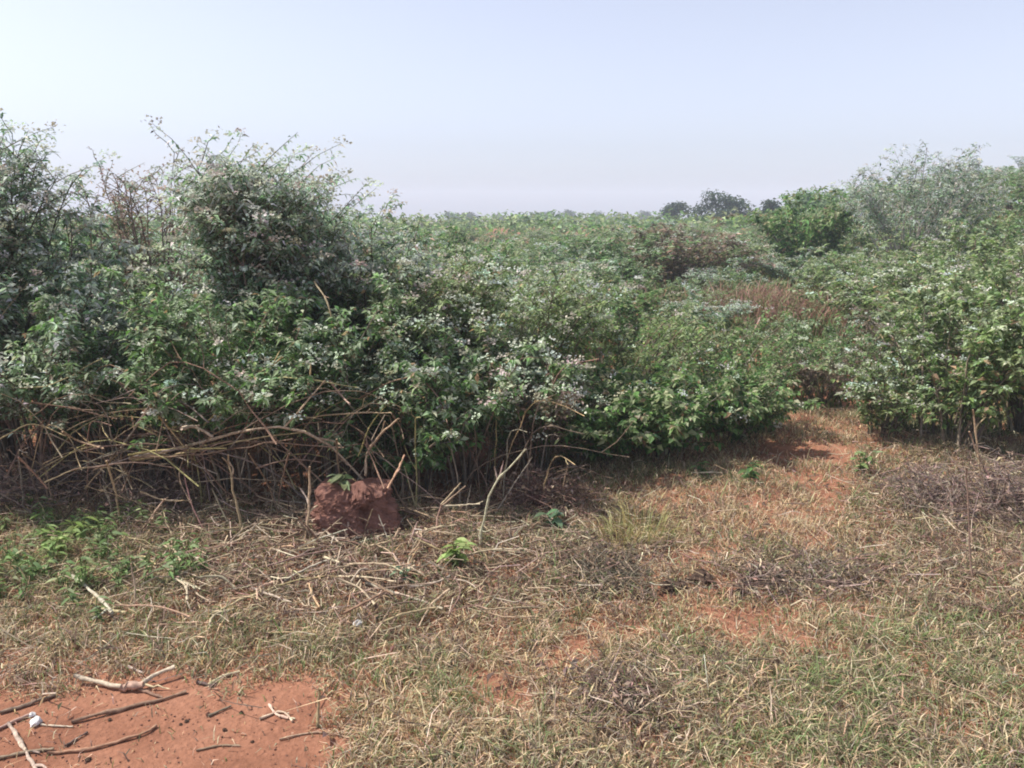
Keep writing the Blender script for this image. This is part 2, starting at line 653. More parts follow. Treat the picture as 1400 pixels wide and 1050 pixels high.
THICK = 'shrubs of the tall thicket left of the path'
near = [
    # the tall thicket on the left
    dict(px=0, Y=5.0, H=2.13, R=0.40, stems=36, lats=20, pal=GREYG, bloom=0.5, L=0.060, wr=0.36, hmin=0.9, taper=0.1, flat=0.16, label='tallest grey green shrub at the outer end of the thicket'),
    dict(px=-90, Y=4.5, H=1.75, R=0.75, stems=16, lats=16, pal=GREYG, bloom=0.3, label='grey green shrub behind the weed patch at the thicket end'),
    dict(px=95, Y=5.6, H=1.86, R=0.66, stems=24, lats=18, hmin=0.8, pal=GREYG, bloom=0.2, L=0.065, label='loose grey green shrub with one tall leafy shoot, in the thicket'),
    dict(px=140, Y=5.3, H=1.78, R=0.16, stems=5, lats=14, pal=GREYG, bloom=0.0, L=0.075, droop=0.5, label='slender leaning shoot rising above the thicket, drooping leaves'),
    dict(px=240, Y=6.1, H=2.02, R=0.42, stems=24, lats=16, hmin=0.88, flat=0.2, taper=0.3, pal=DRYP, bloom=0.12, per=8, L=0.045, sparse=0.35, bark=(0.23, 0.17, 0.15), label='half bare purplish brown shrub showing its branches behind the thicket'),
    dict(px=378, Y=5.0, H=1.86, R=0.33, stems=46, lats=22, pal=GREYG, bloom=0.6, L=0.062, wr=0.36, droop=0.42, flat=0.10, zlo=0.3, hmin=0.92, taper=0.0, latlen=0.36, label='tall dome shaped grey green shrub with pale blooms, above the tangle'),
    dict(px=445, Y=5.4, H=1.68, R=0.36, stems=20, hmin=0.8, lats=16, pal=GREYG, bloom=0.3, L=0.065, label='grey green shrub half behind the tall dome shaped shrub'),
    dict(px=60, Y=4.55, H=1.36, R=0.70, stems=20, lats=15, pal=GREYG, bloom=0.25, zlo=0.35, label='mid height shrub in front of the tallest one, pale leaf tips'),
    dict(px=190, Y=4.6, H=1.36, R=0.70, stems=22, lats=15, pal=GREEN, bloom=0.22, zlo=0.35, label='mid height green shrub over the dark hollow'),
    dict(px=330, Y=4.5, H=1.28, R=0.62, stems=20, lats=15, pal=GREEN, bloom=0.15, zlo=0.42, label='mid height dark green shrub over the tangle of dry stems'),
    dict(px=455, Y=4.5, H=1.25, R=0.55, stems=18, lats=15, pal=GREEN, bloom=0.15, zlo=0.42, label='dark green shrub overhanging the red earth mound'),
    dict(px=500, Y=6.4, H=1.62, R=0.10, stems=3, lats=8, pal=GREYG, bloom=0.1, L=0.06, sparse=0.3, label='thin wisp of a shoot standing out against the sky'),
    dict(px=545, Y=6.5, H=1.60, R=0.16, stems=5, lats=8, pal=GREYG, bloom=0.1, L=0.055, sparse=0.2, label='small sprig of shoots against the sky beside the dome shrub'),
    dict(px=20, Y=5.3, H=0.85, R=0.7, stems=12, lats=12, pal=GREEN, bloom=0, zlo=0.03, label='low dark leafy shrub seen through the stems behind the weed patch'),
    dict(px=170, Y=5.5, H=0.85, R=0.7, stems=12, lats=12, pal=GREEN, bloom=0, zlo=0.03, label='low dark leafy shrub at the back of the dark hollow'),
    dict(px=320, Y=5.4, H=0.85, R=0.7, stems=12, lats=12, pal=GREEN, bloom=0, zlo=0.03, label='low dark leafy shrub behind the tangle of dry stems'),
    dict(px=470, Y=5.5, H=0.85, R=0.7, stems=12, lats=12, pal=GREEN, bloom=0, zlo=0.03, label='low dark leafy shrub at the back, behind the red earth mound'),
    # flowering mass in the middle
    dict(px=510, Y=5.3, H=1.56, R=0.46, hmin=0.85, flat=0.15, stems=26, lats=16, pal=GREYG, bloom=0.5, L=0.062, label='grey green shrub stepping down from the dome shrub'),
    dict(px=585, Y=5.2, H=1.36, R=0.62, hmin=0.86, flat=0.14, taper=0.3, stems=32, lats=16, pal=OLIVE, bloom=1.0, L=0.058, zlo=0.28, label='flowering shrub covered in pale heads beside the dome shrub'),
    dict(px=700, Y=5.45, H=1.24, R=0.66, hmin=0.86, flat=0.14, taper=0.3, stems=34, lats=16, pal=OLIVE, bloom=1.0, L=0.058, zlo=0.25, label='broad flowering shrub with the most pale heads, above the forked stick'),
    dict(px=640, Y=4.5, H=0.95, R=0.55, stems=24, lats=14, pal=GREEN, bloom=0.8, hmin=0.82, flat=0.2, L=0.062, zlo=0.25, label='low leafy shrub with few pale heads behind the forked stick'),
    dict(px=735, Y=4.75, H=0.78, R=0.36, stems=16, lats=12, pal=DRYP, pw=[.2, .1, .25, .15, .1, .2], bloom=0.5, L=0.05, per=9, zlo=0.2, label='small brownish shrub with withered heads beside bright green shrub'),
    dict(px=560, Y=4.4, H=0.85, R=0.42, stems=16, lats=13, pal=GREEN, bloom=0.1, L=0.07, zlo=0.2, label='low dark leafy shrub just behind the red earth mound'),
    # bright green shrubs by the path
    dict(px=800, Y=4.98, H=0.68, R=0.50, stems=22, lats=13, pal=FRESH, bloom=0.06, L=0.075, wr=0.55, zlo=0.12, label='bright green broad leaved shrub next to the brownish one'),
    dict(px=900, Y=5.15, H=0.64, R=0.52, stems=22, lats=13, pal=FRESH, bloom=0.06, L=0.070, wr=0.55, zlo=0.10, label='green broad leaved shrub spreading over the path edge'),
    dict(px=1000, Y=5.5, H=0.60, R=0.48, stems=22, lats=13, pal=FRESH, bloom=0.08, L=0.060, wr=0.5, zlo=0.08, label='low green shrub left of the bare red end of the path'),
    dict(px=845, Y=6.1, H=0.92, hmin=0.85, flat=0.2, R=0.75, stems=24, lats=13, pal=OLIVE, bloom=0.15, L=0.055, zlo=0.2, label='olive green shrub directly behind the bright green ones'),
    dict(px=1010, Y=6.7, H=0.75, R=0.75, stems=24, lats=13, pal=FRESH, bloom=0.1, L=0.055, zlo=0.15, label='dull green shrub in the dip before the reddish grass'),
    dict(px=1120, Y=7.6, H=0.62, R=0.70, stems=24, lats=12, pal=GREEN, bloom=0.1, L=0.05, zlo=0.15, label='low dark green shrub where the path vanishes'),
    # right of the path
    dict(px=1295, Y=5.3, H=1.06, R=0.58, hmin=0.85, flat=0.15, stems=26, lats=15, pal=OLIVE, bloom=0.35, L=0.070, wr=0.5, zlo=0.12, label='leafy light green shrub right of the path with pale heads'),
    dict(px=1415, Y=5.6, H=1.42, hmin=0.85, flat=0.15, R=0.70, stems=26, lats=15, pal=OLIVE, bloom=0.35, L=0.065, wr=0.5, zlo=0.15, label='taller light green shrub beyond the heap of dead twigs'),
    dict(px=1205, Y=5.5, H=0.68, R=0.36, stems=18, lats=12, pal=OLIVE, bloom=0.5, L=0.055, zlo=0.1, label='small shrub with white heads at the right path edge'),
    dict(px=1370, Y=7.4, H=1.55, R=0.85, stems=26, lats=15, pal=OLIVE, bloom=0.5, L=0.06, label='flowering light green shrub behind the taller right hand one'),
    dict(px=1490, Y=5.1, H=1.2, R=0.7, stems=22, lats=14, pal=OLIVE, bloom=0.3, L=0.065, label='light green shrub at the far right end of the row'),
    dict(px=1125, Y=6.55, H=0.42, R=0.34, stems=14, lats=10, pal=DRYP, pw=[.25, .1, .25, .15, .1, .15], bloom=0.2, L=0.045, per=8, zlo=0.1, label='low withered shrub closing the end of the path'),
    dict(px=1320, Y=9.2, H=1.45, R=0.9, hmin=0.85, flat=0.25, stems=22, lats=14, pal=OLIVE, bloom=0.6, L=0.08, label='broad light green shrub on the lower hill behind the right hand row'),
    dict(px=1440, Y=9.6, H=1.85, R=1.0, hmin=0.85, flat=0.25, stems=22, lats=14, pal=GREEN, bloom=0.5, L=0.085, label='tall green shrub on the lower hill above the right hand row'),
    dict(px=1180, Y=11.0, H=1.05, R=0.8, hmin=0.85, flat=0.3, stems=18, lats=13, pal=OLIVE, bloom=0.9, L=0.08, label='light shrub with white heads below the dense green bush'),
    dict(px=1230, Y=7.4, H=0.75, R=0.60, stems=20, lats=12, pal=DRYP, pw=[.2, .1, .2, .1, .1, .3], bloom=0.3, L=0.045, per=8, label='brownish withered shrub behind the small white headed one'),
]
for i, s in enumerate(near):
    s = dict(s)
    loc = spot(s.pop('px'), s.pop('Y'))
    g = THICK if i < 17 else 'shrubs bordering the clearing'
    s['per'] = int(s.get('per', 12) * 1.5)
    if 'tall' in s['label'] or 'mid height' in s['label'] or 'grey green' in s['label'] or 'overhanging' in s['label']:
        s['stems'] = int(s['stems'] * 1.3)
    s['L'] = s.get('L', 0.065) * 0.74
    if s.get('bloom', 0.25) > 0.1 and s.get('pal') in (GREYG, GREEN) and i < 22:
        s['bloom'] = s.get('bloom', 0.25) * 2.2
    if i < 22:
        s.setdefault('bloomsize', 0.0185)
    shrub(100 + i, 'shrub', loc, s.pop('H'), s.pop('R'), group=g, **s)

# scrub field behind: a few kinds, copied with their parts
FIELD = 'shrubs of the scrub field beyond the clearing'
kinds = [
    dict(pal=OLIVE, bloom=0.40, L=0.060, label='olive green flowering shrub with pale heads in the scrub field'),
    dict(pal=GREEN, bloom=0.12, L=0.062, label='plain mid green leafy shrub in the scrub field'),
    dict(pal=FRESH, bloom=0.05, L=0.066, wr=0.5, label='fresh green broad leaved shrub in the scrub field'),
    dict(pal=GREYG, bloom=0.35, L=0.058, label='grey green shrub with pale tips in the scrub field'),
    dict(pal=DRYP, pw=[.15, .1, .2, .15, .1, .3], bloom=0.3, L=0.06, label='half withered brownish shrub in the scrub field'),
]
protos = []
KIND_WORDS = ['olive green shrub with pale heads', 'plain mid green shrub', 'fresh green broad leaved shrub', 'grey green pale tipped shrub', 'half withered brownish shrub']
for i, k in enumerate(kinds):
    k = dict(k)
    kw = dict(stems=22, lats=14, per=14, zlo=0.12, single_stems=False, bloomsize=0.019, group=FIELD, latlen=0.34)
    kw.update(k)
    protos.append(shrub(300 + i, 'shrub', (0, 0, 0), 1.15, 0.72, **kw))
used = [False] * len(protos)
rng = np.random.default_rng(42)
cand = []
for _ in range(6000):
    Y = 7.4 + 36.0 * rng.random() ** 1.15
    px = -120 + 1640 * rng.random()
    p = np.array(spot(px, Y))
    if Y < 8.6 and px > 760:
        continue
    if Y < 9 and px < 520:
        continue
    if abs(px - 1060) < 85 and 8.6 < Y < 12.6:
        continue
    if px < 470 and Y < 40 and rng.random() < 0.75:
        continue
    sp = 0.55 + 0.028 * Y
    if all((p[0] - q[0]) ** 2 + (p[1] - q[1]) ** 2 > (sp * (0.85 + 0.3 * rng.random())) ** 2 for q in cand):
        cand.append(p)
    if len(cand) >= 285:
        break
for p in cand:
    zone = vnoise(p[0], p[1], 5.0, 21)
    wts = np.array([0.34, 0.22, 0.18, 0.18, 0.08])
    if p[0] > 4:
        wts = np.array([0.40, 0.16, 0.2, 0.18, 0.06])
    if zone > 0.62:
        wts = np.array([0.2, 0.3, 0.38, 0.08, 0.04])
    k = rng.choice(len(protos), p=wts / wts.sum())
    if used[k]:
        o = copy_tree(protos[k])
    else:
        o = protos[k]
        used[k] = True
    low = 1.0 - 0.42 * np.exp(-((p[0] - 0.28 * p[1]) / (0.09 * p[1])) ** 2) * sstep(16, 9, p[1])
    s = (0.52 + 0.50 * rng.random()) * low * (1 - 0.22 * sstep(14, 30, p[1])) * (0.56 + 0.95 * vnoise(p[0], p[1], 3.2, 91))
    wd = s * (0.95 + 0.35 * rng.random()) * (1 + 0.014 * p[1])
    ph, _ = to_px(p[0], p[1], p[2])
    if p[0] > 0.42 * p[1]:
        where = 'on the hill slope right of the path'
    elif p[1] < 12.5 and p[0] > 0.08 * p[1]:
        where = 'in the dip around the reddish grass'
    elif p[0] < -0.17 * p[1]:
        where = 'behind the tall thicket'
    elif p[1] > 26:
        where = 'in front of the far hazy scrub'
    elif p[0] > 0.08 * p[1]:
        where = 'below the skyline trees'
    else:
        where = 'behind the flowering shrubs of the clearing'
    o['label'] = ('big ' if s > 0.82 else 'low ' if s < 0.66 else '') + KIND_WORDS[k] + ' ' + where
    o.location = p
    o.scale = (wd, wd, s)
    o.rotation_euler = (0, 0, rng.random() * 2 * pi)

# the pale many-stemmed bush on the hill
p = spot(1240, 15.0)
shrub(501, 'bush', p, 2.50, 1.25, stems=56, lats=18, per=10, L=0.085, wr=0.35, zlo=0.40, hmin=0.82, taper=0.4, pal=_tone(GREYG, (0.72, 0.74, 0.72)), pw=[.14, .22, .1, .28, .22, .04],
      bloom=0.5, bloomsize=0.022, bark=(0.33, 0.31, 0.27), latlen=0.42, sparse=0.25, flat=0.3,
      label='large pale grey bush with bare light stems on the hill', cat='bush')
p = spot(1100, 16.5)
shrub(502, 'bush', p, 1.95, 0.85, hmin=0.85, stems=30, lats=16, per=14, L=0.11, wr=0.45, zlo=0.15, pal=FRESH, bloom=0.0, latlen=0.42, flat=0.3,
      label='dense rounded dark green bush left of the pale grey bush', cat='bush')
p = spot(1300, 10.5)
shrub(503, 'bush', p, 1.15, 0.6, stems=20, lats=14, per=14, L=0.085, wr=0.5, zlo=0.1, pal=[(0.035, 0.075, 0.03), (0.05, 0.1, 0.04), (0.03, 0.06, 0.028), (0.08, 0.12, 0.06), (0.10, 0.14, 0.08), (0.06, 0.08, 0.04)], bloom=0.0, latlen=0.36,
      label='very dark green bush below the pale grey bush', cat='bush')

# ------------------------------------------------------------------ far scrub and undergrowth (uncountable)
def far_scrub():
    rng = np.random.default_rng(9)
    mb = MB()
    n = 1700
    Y = 40 + 160 * rng.random(n) ** 1.5
    X = (rng.random(n) * 1.9 - 0.85) * Y
    Z = height(X, Y)
    per = 26
    H = (0.55 + 0.6 * rng.random(n)) * (1 + Y / 260)
    R = (0.9 + 0.9 * rng.random(n)) * (1 + Y / 160)
    cc = np.repeat(np.stack([X, Y, Z + H * 0.45], 1), per, 0)
    off = randdir(n * per, rng, -0.5, 1.0) * (0.55 + 0.5 * rng.random((n * per, 1)))
    off *= np.stack([np.repeat(R, per), np.repeat(R, per), np.repeat(H * 0.62, per)], 1)
    c = cc + off
    D = randdir(len(c), rng, -0.6, 0.5)
    Nn = norm(np.array([0, 0, 1.0]) + rng.normal(size=c.shape) * 0.6)
    Ls = np.repeat(0.20 + Y / 320, per) * (0.6 + 0.8 * rng.random(len(c)))
    V, F = leaves(c, D, Nn, Ls, Ls * 0.55, 0.2, 0.2)
    sc = np.repeat(pick(GREEN[:4] + OLIVE[:4], n, rng), per, 0) * (1 + 0.25 * rng.normal(size=(len(c), 1)))
    mb.add(V, F, np.repeat(sc, 5, 0))
    o = mb.build('distant_scrub', M_LEAF)
    tag(o, 'hazy green scrub covering the far land behind the shrubs', 'scrub', kind='stuff')


far_scrub()


def undergrowth():
    rng = np.random.default_rng(10)
    n = 52000
    Y = 5.6 + 30 * rng.random(n) ** 1.9
    X = (rng.random(n) * 1.62 - 0.74) * Y
    px, py = to_px(X, Y, height(X, Y))
    # the clearing and the path stay open
    open_path = (np.abs(px - (1115 + 0.35 * (620 - py))) < 60 + 0.25 * (py - 560)) & (py > 560)
    keep = ~open_path & ~((px > 880) & (py > 655))
    X, Y = X[keep], Y[keep]
    n = len(X)
    P = np.stack([X, Y, height(X, Y) - 0.01], 1)
    tall = (0.16 + 0.30 * vnoise(X, Y, 1.3, 31)) * sstep(4.5, 10.0, Y) + 0.010 * Y
    H = tall * (0.5 + 0.7 * rng.random(n))
    a = rng.random(n) * 2 * pi
    D = np.stack([np.cos(a), np.sin(a), np.zeros(n)], 1)
    W = (0.004 + 0.0024 * Y) * (0.7 + 0.6 * rng.random(n))
    V, F = blades(P, D, H, W, 0.2 + 0.6 * rng.random(n))
    cols = pick([(0.10, 0.14, 0.05), (0.15, 0.18, 0.07), (0.07, 0.11, 0.04), (0.25, 0.21, 0.12), (0.20, 0.15, 0.09)], n, rng, [.3, .25, .2, .15, .1])
    mb = MB()
    mb.add(V, F, np.repeat(cols, 5, 0))
    tag(mb.build('undergrowth', M_GRASS), 'rank green undergrowth between the shrubs', 'undergrowth', kind='stuff')


undergrowth()

# reddish dry grass stand in the field
def red_grass():
    rng = np.random.default_rng(11)
    n = 3400
    c = np.array(spot(1062, 11.0))
    X = c[0] + rng.normal(size=n) * 0.50
    Y = c[1] + rng.normal(size=n) * 0.75
    P = np.stack([X, Y, height(X, Y)], 1)
    H = 0.62 * (0.4 + 0.7 * rng.random(n))
    a = rng.random(n) * 2 * pi
    D = np.stack([np.cos(a), np.sin(a), np.zeros(n)], 1)
    V, F = blades(P, D, H, 0.012 + 0.008 * rng.random(n), 0.15 + 0.8 * rng.random(n))
    cols = pick([(0.30, 0.17, 0.13), (0.36, 0.22, 0.17), (0.24, 0.13, 0.10), (0.20, 0.19, 0.09), (0.15, 0.19, 0.07)], n, rng)
    mb = MB()
    mb.add(V, F, np.repeat(cols, 5, 0))
    tag(mb.build('reddish_grass', M_GRASS), 'patch of reddish dry grass in the middle of the scrub', 'grass', kind='stuff')


red_grass()

# ------------------------------------------------------------------ trees on the skyline
def tree(seed, name, loc, H, R, crown_h, clumps, per, leafL, pal, label, group=None, flat=1.0, trunk_r=0.16, lean=(0, 0), bark=(0.10, 0.085, 0.07), gap=0.0):
    rng = np.random.default_rng(seed)
    root = empty(name, loc)
    t = np.linspace(0, 1, 7)
    hb = H - crown_h
    top = np.array([lean[0], lean[1], hb + crown_h * 0.45])
    P = np.stack([top[0] * t ** 1.4 + 0.06 * np.sin(5 * t), top[1] * t, top[2] * t - 0.1], 1)[None]
    mb = MB()
    V, F = tubes(P, (trunk_r * (1 - 0.6 * t))[None], 8)
    mb.add(V, F, bark)
    trunk = mb.build('trunk', M_BARK, root, True)
    # crown clumps on an uneven dome
    a = rng.random(clumps) * 2 * pi
    u = np.sqrt(rng.random(clumps))
    cz = hb + crown_h * (0.15 + 0.75 * rng.random(clumps)) * (1 - 0.45 * u ** 2)
    cc = np.stack([top[0] + R * u * np.cos(a), top[1] + R * u * np.sin(a), cz], 1)
    cc += rng.normal(size=cc.shape) * R * 0.06
    # limbs
    tt = np.linspace(0, 1, 5)[None, :, None]
    st = P[0, 4] + (P[0, 6] - P[0, 4]) * rng.random((clumps, 1))
    Q = st[:, None, :] * (1 - tt) + cc[:, None, :] * tt
    Q[..., 2] -= crown_h * 0.12 * np.sin(tt[..., 0] * pi)
    for i in range(min(clumps, 9)):
        m2 = MB()
        V, F = tubes(Q[i:i + 1], (trunk_r * 0.42 * (1 - 0.75 * tt[..., 0])), 5)
        m2.add(V, F, bark)
        m2.build('limb', M_BARK, root, True)
    cs = crown_h * 0.16 + R * 0.10
    c = np.repeat(cc, per, 0) + randdir(clumps * per, rng) * (cs * rng.random((clumps * per, 1)) ** 0.6) * np.array([1.5, 1.5, 0.75 * flat])
    D = randdir(len(c), rng, -0.7, 0.5)
    Nn = norm(np.array([0, 0, 1.0]) + rng.normal(size=c.shape) * 0.5)
    Ls = leafL * (0.6 + 0.8 * rng.random(len(c)))
    V, F = leaves(c, D, Nn, Ls, Ls * 0.5, 0.2, 0.2)
    col = pick(pal, len(c), rng, jit=0.2) * np.repeat(np.clip(1 + 0.2 * rng.normal(size=(clumps, 1)), 0.6, 1.5), per, 0)
    mb = MB()
    mb.add(V, F, np.repeat(col, 5, 0))
    tag(mb.build('crown', M_LEAF, root), kind='stuff')
    return tag(root, label, 'tree', group)


DARK = [(0.035, 0.06, 0.03), (0.045, 0.075, 0.035), (0.03, 0.05, 0.028), (0.06, 0.085, 0.045)]
def sky_tree(seed, px, Y, top_y, wpx, label, pal=DARK, drop=0.0, per=130, clumps=16, **kw):
    b = spot(px, Y)
    topz = at(px, top_y, Y)[2]
    H = topz - b[2]
    R = wpx / FPX * Y * 0.5
    return tree(seed, 'tree', b, H, R * 0.82, kw.pop('ch', H * 0.5), clumps, per, kw.pop('leafL', 0.10 + Y / 400), pal, label,
                'trees on the skyline', **kw)


sky_tree(601, 985, 62, 253, 78, 'dark spreading flat topped tree on the skyline', ch=3.6, clumps=30, flat=0.7)
sky_tree(602, 922, 70, 262, 26, 'small round dark tree left of the flat topped tree', ch=2.8, clumps=12)
sky_tree(603, 1052, 55, 262, 22, 'small dark tree between flat topped tree and dense green tree', ch=2.6, clumps=12)
sky_tree(604, 1100, 45, 248, 90, 'dense green rounded tree left of the pale grey bush', pal=FRESH[:4], ch=2.6, clumps=26, per=160)
sky_tree(605, 1365, 70, 226, 60, 'dark low tree on the hill crest right of pale bush', ch=2.4, clumps=14)
sky_tree(606, 1420, 60, 222, 70, 'dark green tree at the end of the hill crest', ch=3, clumps=16)
sky_tree(607, 738, 170, 281, 36, 'hazy feathery treetop in the far tree line', ch=4, clumps=10, leafL=0.6)
sky_tree(608, 775, 180, 284, 30, 'hazy low treetop beside the feathery one', ch=4, clumps=10, leafL=0.6)
sky_tree(609, 830, 190, 286, 60, 'broad hazy tree in the far tree line', ch=4, clumps=14, leafL=0.6)
sky_tree(610, 690, 185, 284, 44, 'hazy rounded treetop left of the feathery one', ch=4, clumps=12, leafL=0.6)
sky_tree(611, 630, 175, 285, 50, 'hazy tree in the far tree line above the flowering shrub', ch=4, clumps=12, leafL=0.6)
sky_tree(612, 880, 185, 284, 40, 'hazy tree at the foot of the hill in the far line', ch=4, clumps=12, leafL=0.6)

# ------------------------------------------------------------------ the clearing: grass, litter
def blob(px, py, cx, cy, rx, ry, p=2.0):
    return np.exp(-(((px - cx) / rx) ** 2 + ((py - cy) / ry) ** 2) ** (p / 2))


def fields(X, Y):
    """How bare, dry, green, brown and how long the ground cover is at a spot of the clearing."""
    px, py = to_px(X, Y, 0 * X)
    wob = (vnoise(X, Y, 0.30, 51) - 0.5) * 90 + (vnoise(X, Y, 0.12, 52) - 0.5) * 60
    wx, wy = px + wob, py + 0.45 * wob
    bare = np.zeros_like(px)
    d1 = sstep(915, 950, wy + 0.02 * (px - 200)) * sstep(470, 390, wx + 0.25 * (wy - 990))
    bare = np.maximum(bare, d1)
    bare = np.maximum(bare, 0.95 * blob(wx, py + 0.15 * wob, 1090, 623, 75, 16, 4))
    bare = np.maximum(bare, 0.75 * blob(wx, wy, 1000, 835, 140, 22, 3))
    bare = np.maximum(bare, 0.55 * blob(wx, wy, 900, 860, 110, 22, 3))
    bare = np.maximum(bare, 0.45 * blob(wx, wy, 1110, 885, 70, 16, 3))
    worn = sstep(0.42, 0.72, vnoise(X, Y, 0.22, 57))
    for (cx, cy, rx, ry) in [(680, 940, 150, 26), (800, 895, 120, 22), (900, 850, 110, 24), (965, 790, 80, 28), (1020, 730, 80, 30), (1080, 670, 90, 30)]:
        bare = np.maximum(bare, 0.80 * worn * blob(wx, wy, cx, cy, rx, ry, 3))
    bare = np.maximum(bare, 0.5 * blob(wx, wy, 1380, 875, 40, 16, 3))
    bare = np.maximum(bare, 0.35 * blob(wx, wy, 600, 955, 60, 20, 3))
    dry = 0.36 + 0 * px
    for (cx, cy, rx, ry) in [(540, 985, 150, 45), (680, 935, 150, 45), (800, 890, 120, 38), (890, 845, 100, 32), (960, 780, 90, 40), (1040, 710, 110, 50)]:
        dry = np.maximum(dry, 1.5 * blob(wx, wy, cx, cy, rx, ry))
    dry = np.maximum(dry, blob(wx, wy, 620, 960, 230, 75))
    dry = np.maximum(dry, blob(wx, wy, 1020, 700, 170, 50))
    dry = np.maximum(dry, 0.8 * blob(wx, wy, 760, 900, 130, 50))
    green = 0.10 + 0.36 * vnoise(X, Y, 0.5, 53)
    green = np.maximum(green, 0.85 * blob(wx, wy, 930, 890, 70, 40))
    green = np.maximum(green, 0.9 * blob(wx, wy, 90, 770, 170, 90))
    green = np.maximum(green, 0.75 * blob(wx, wy, 1150, 930, 130, 50))
    green = np.maximum(green, 0.8 * blob(wx, wy, 1150, 1030, 260, 40))
    green = np.maximum(green, 0.7 * blob(wx, wy, 300, 885, 130, 28))
    green = np.maximum(green, 0.6 * blob(wx, wy, 1040, 760, 90, 35))
    green = np.maximum(green, 0.75 * blob(wx, wy, 900, 660, 130, 30))
    green = np.maximum(green, 0.7 * blob(wx, wy, 760, 800, 110, 35))
    brown = np.maximum(blob(wx, wy, 850, 945, 70, 65), 0.9 * blob(wx, wy, 1320, 700, 130, 80))
    brown = np.maximum(brown, 0.8 * blob(wx, wy, 1080, 790, 140, 22))
    brown = np.maximum(brown, 0.7 * blob(wx, wy, 560, 800, 300, 80))
    brown = np.maximum(brown, 0.8 * blob(wx, wy, 1300, 800, 120, 60))
    green = np.maximum(green, 0.5 * blob(wx, wy, 1250, 900, 200, 120))
    green = green + 0.16 * sstep(950, 1150, px) * sstep(760, 860, py)
    brown = np.maximum(brown, 0.2)
    return px, py, bare, dry, green, brown


def clearing_grass():
    rng = np.random.default_rng(20)
    n = 380000
    # more roots close by, where single blades can be told apart
    v = rng.random(n)
    Y = 1.75 + 4.6 * v ** 1.25
    X = (rng.random(n) * 1.62 - 0.80) * (Y + 0.25)
    px, py, bare, dry, green, brown = fields(X, Y)
    clump = vnoise(X, Y, 0.11, 61) * 0.6 + vnoise(X, Y, 0.045, 62) * 0.4
    dens = np.clip((0.08 + 1.15 * clump) * (1 - 0.97 * bare), 0, 1)
    litter = blob(px, py, 480, 770, 280, 80)
    dens *= 1 - 0.72 * litter
    under = sstep(700, 660, py) * sstep(780, 700, px)
    dens *= 1 - 0.9 * under
    keep = rng.random(n) < dens
    X, Y, px, py, dry, green, brown, clump, bare = [q[keep] for q in (X, Y, px, py, dry, green, brown, clump, bare)]
    n = len(X)
    P = np.stack([X, Y, height(X, Y) - 0.006], 1)
    base = 0.026 + 0.045 * clump + 0.022 * green + 0.012 * brown
    base *= 1 - 0.5 * bare
    H = base * (0.45 + 1.1 * rng.random(n) ** 1.3)
    tallr = rng.random(n)
    H = np.where(tallr > 0.992, H * 2.0, H)
    a = rng.random(n) * 2 * pi
    D = np.stack([np.cos(a), np.sin(a), np.zeros(n)], 1)
    W = 0.0028 + 0.0028 * rng.random(n)
    V, F = blades(P, D, H, W, 0.25 + 1.1 * rng.random(n))
    w = np.stack([dry * 1.0 + 0.15, green * 0.85, brown * 1.1, 0.22 + 0 * dry], 1)
    w /= w.sum(1, keepdims=True)
    cum = np.cumsum(w, 1)
    k = (rng.random(n)[:, None] > cum).sum(1).clip(0, 3)
    pal = [[(0.52, 0.39, 0.24), (0.43, 0.31, 0.18), (0.60, 0.48, 0.32)], [(0.14, 0.19, 0.065), (0.19, 0.24, 0.09), (0.24, 0.27, 0.13)],
           [(0.17, 0.115, 0.085), (0.23, 0.16, 0.12), (0.12, 0.085, 0.065)], [(0.33, 0.28, 0.18), (0.26, 0.23, 0.14), (0.40, 0.35, 0.25)]]
    cols = np.zeros((n, 3))
    for q in range(4):
        i = np.where(k == q)[0]
        cols[i] = pick(pal[q], len(i), rng) * (1.05 if q in (0, 3) else 0.95)
    mb = MB()
    mb.add(V, F, np.repeat(cols, 5, 0))
    tag(mb.build('grass', M_GRASS), 'short dry and green grass covering the clearing', 'grass', kind='stuff')


clearing_grass()


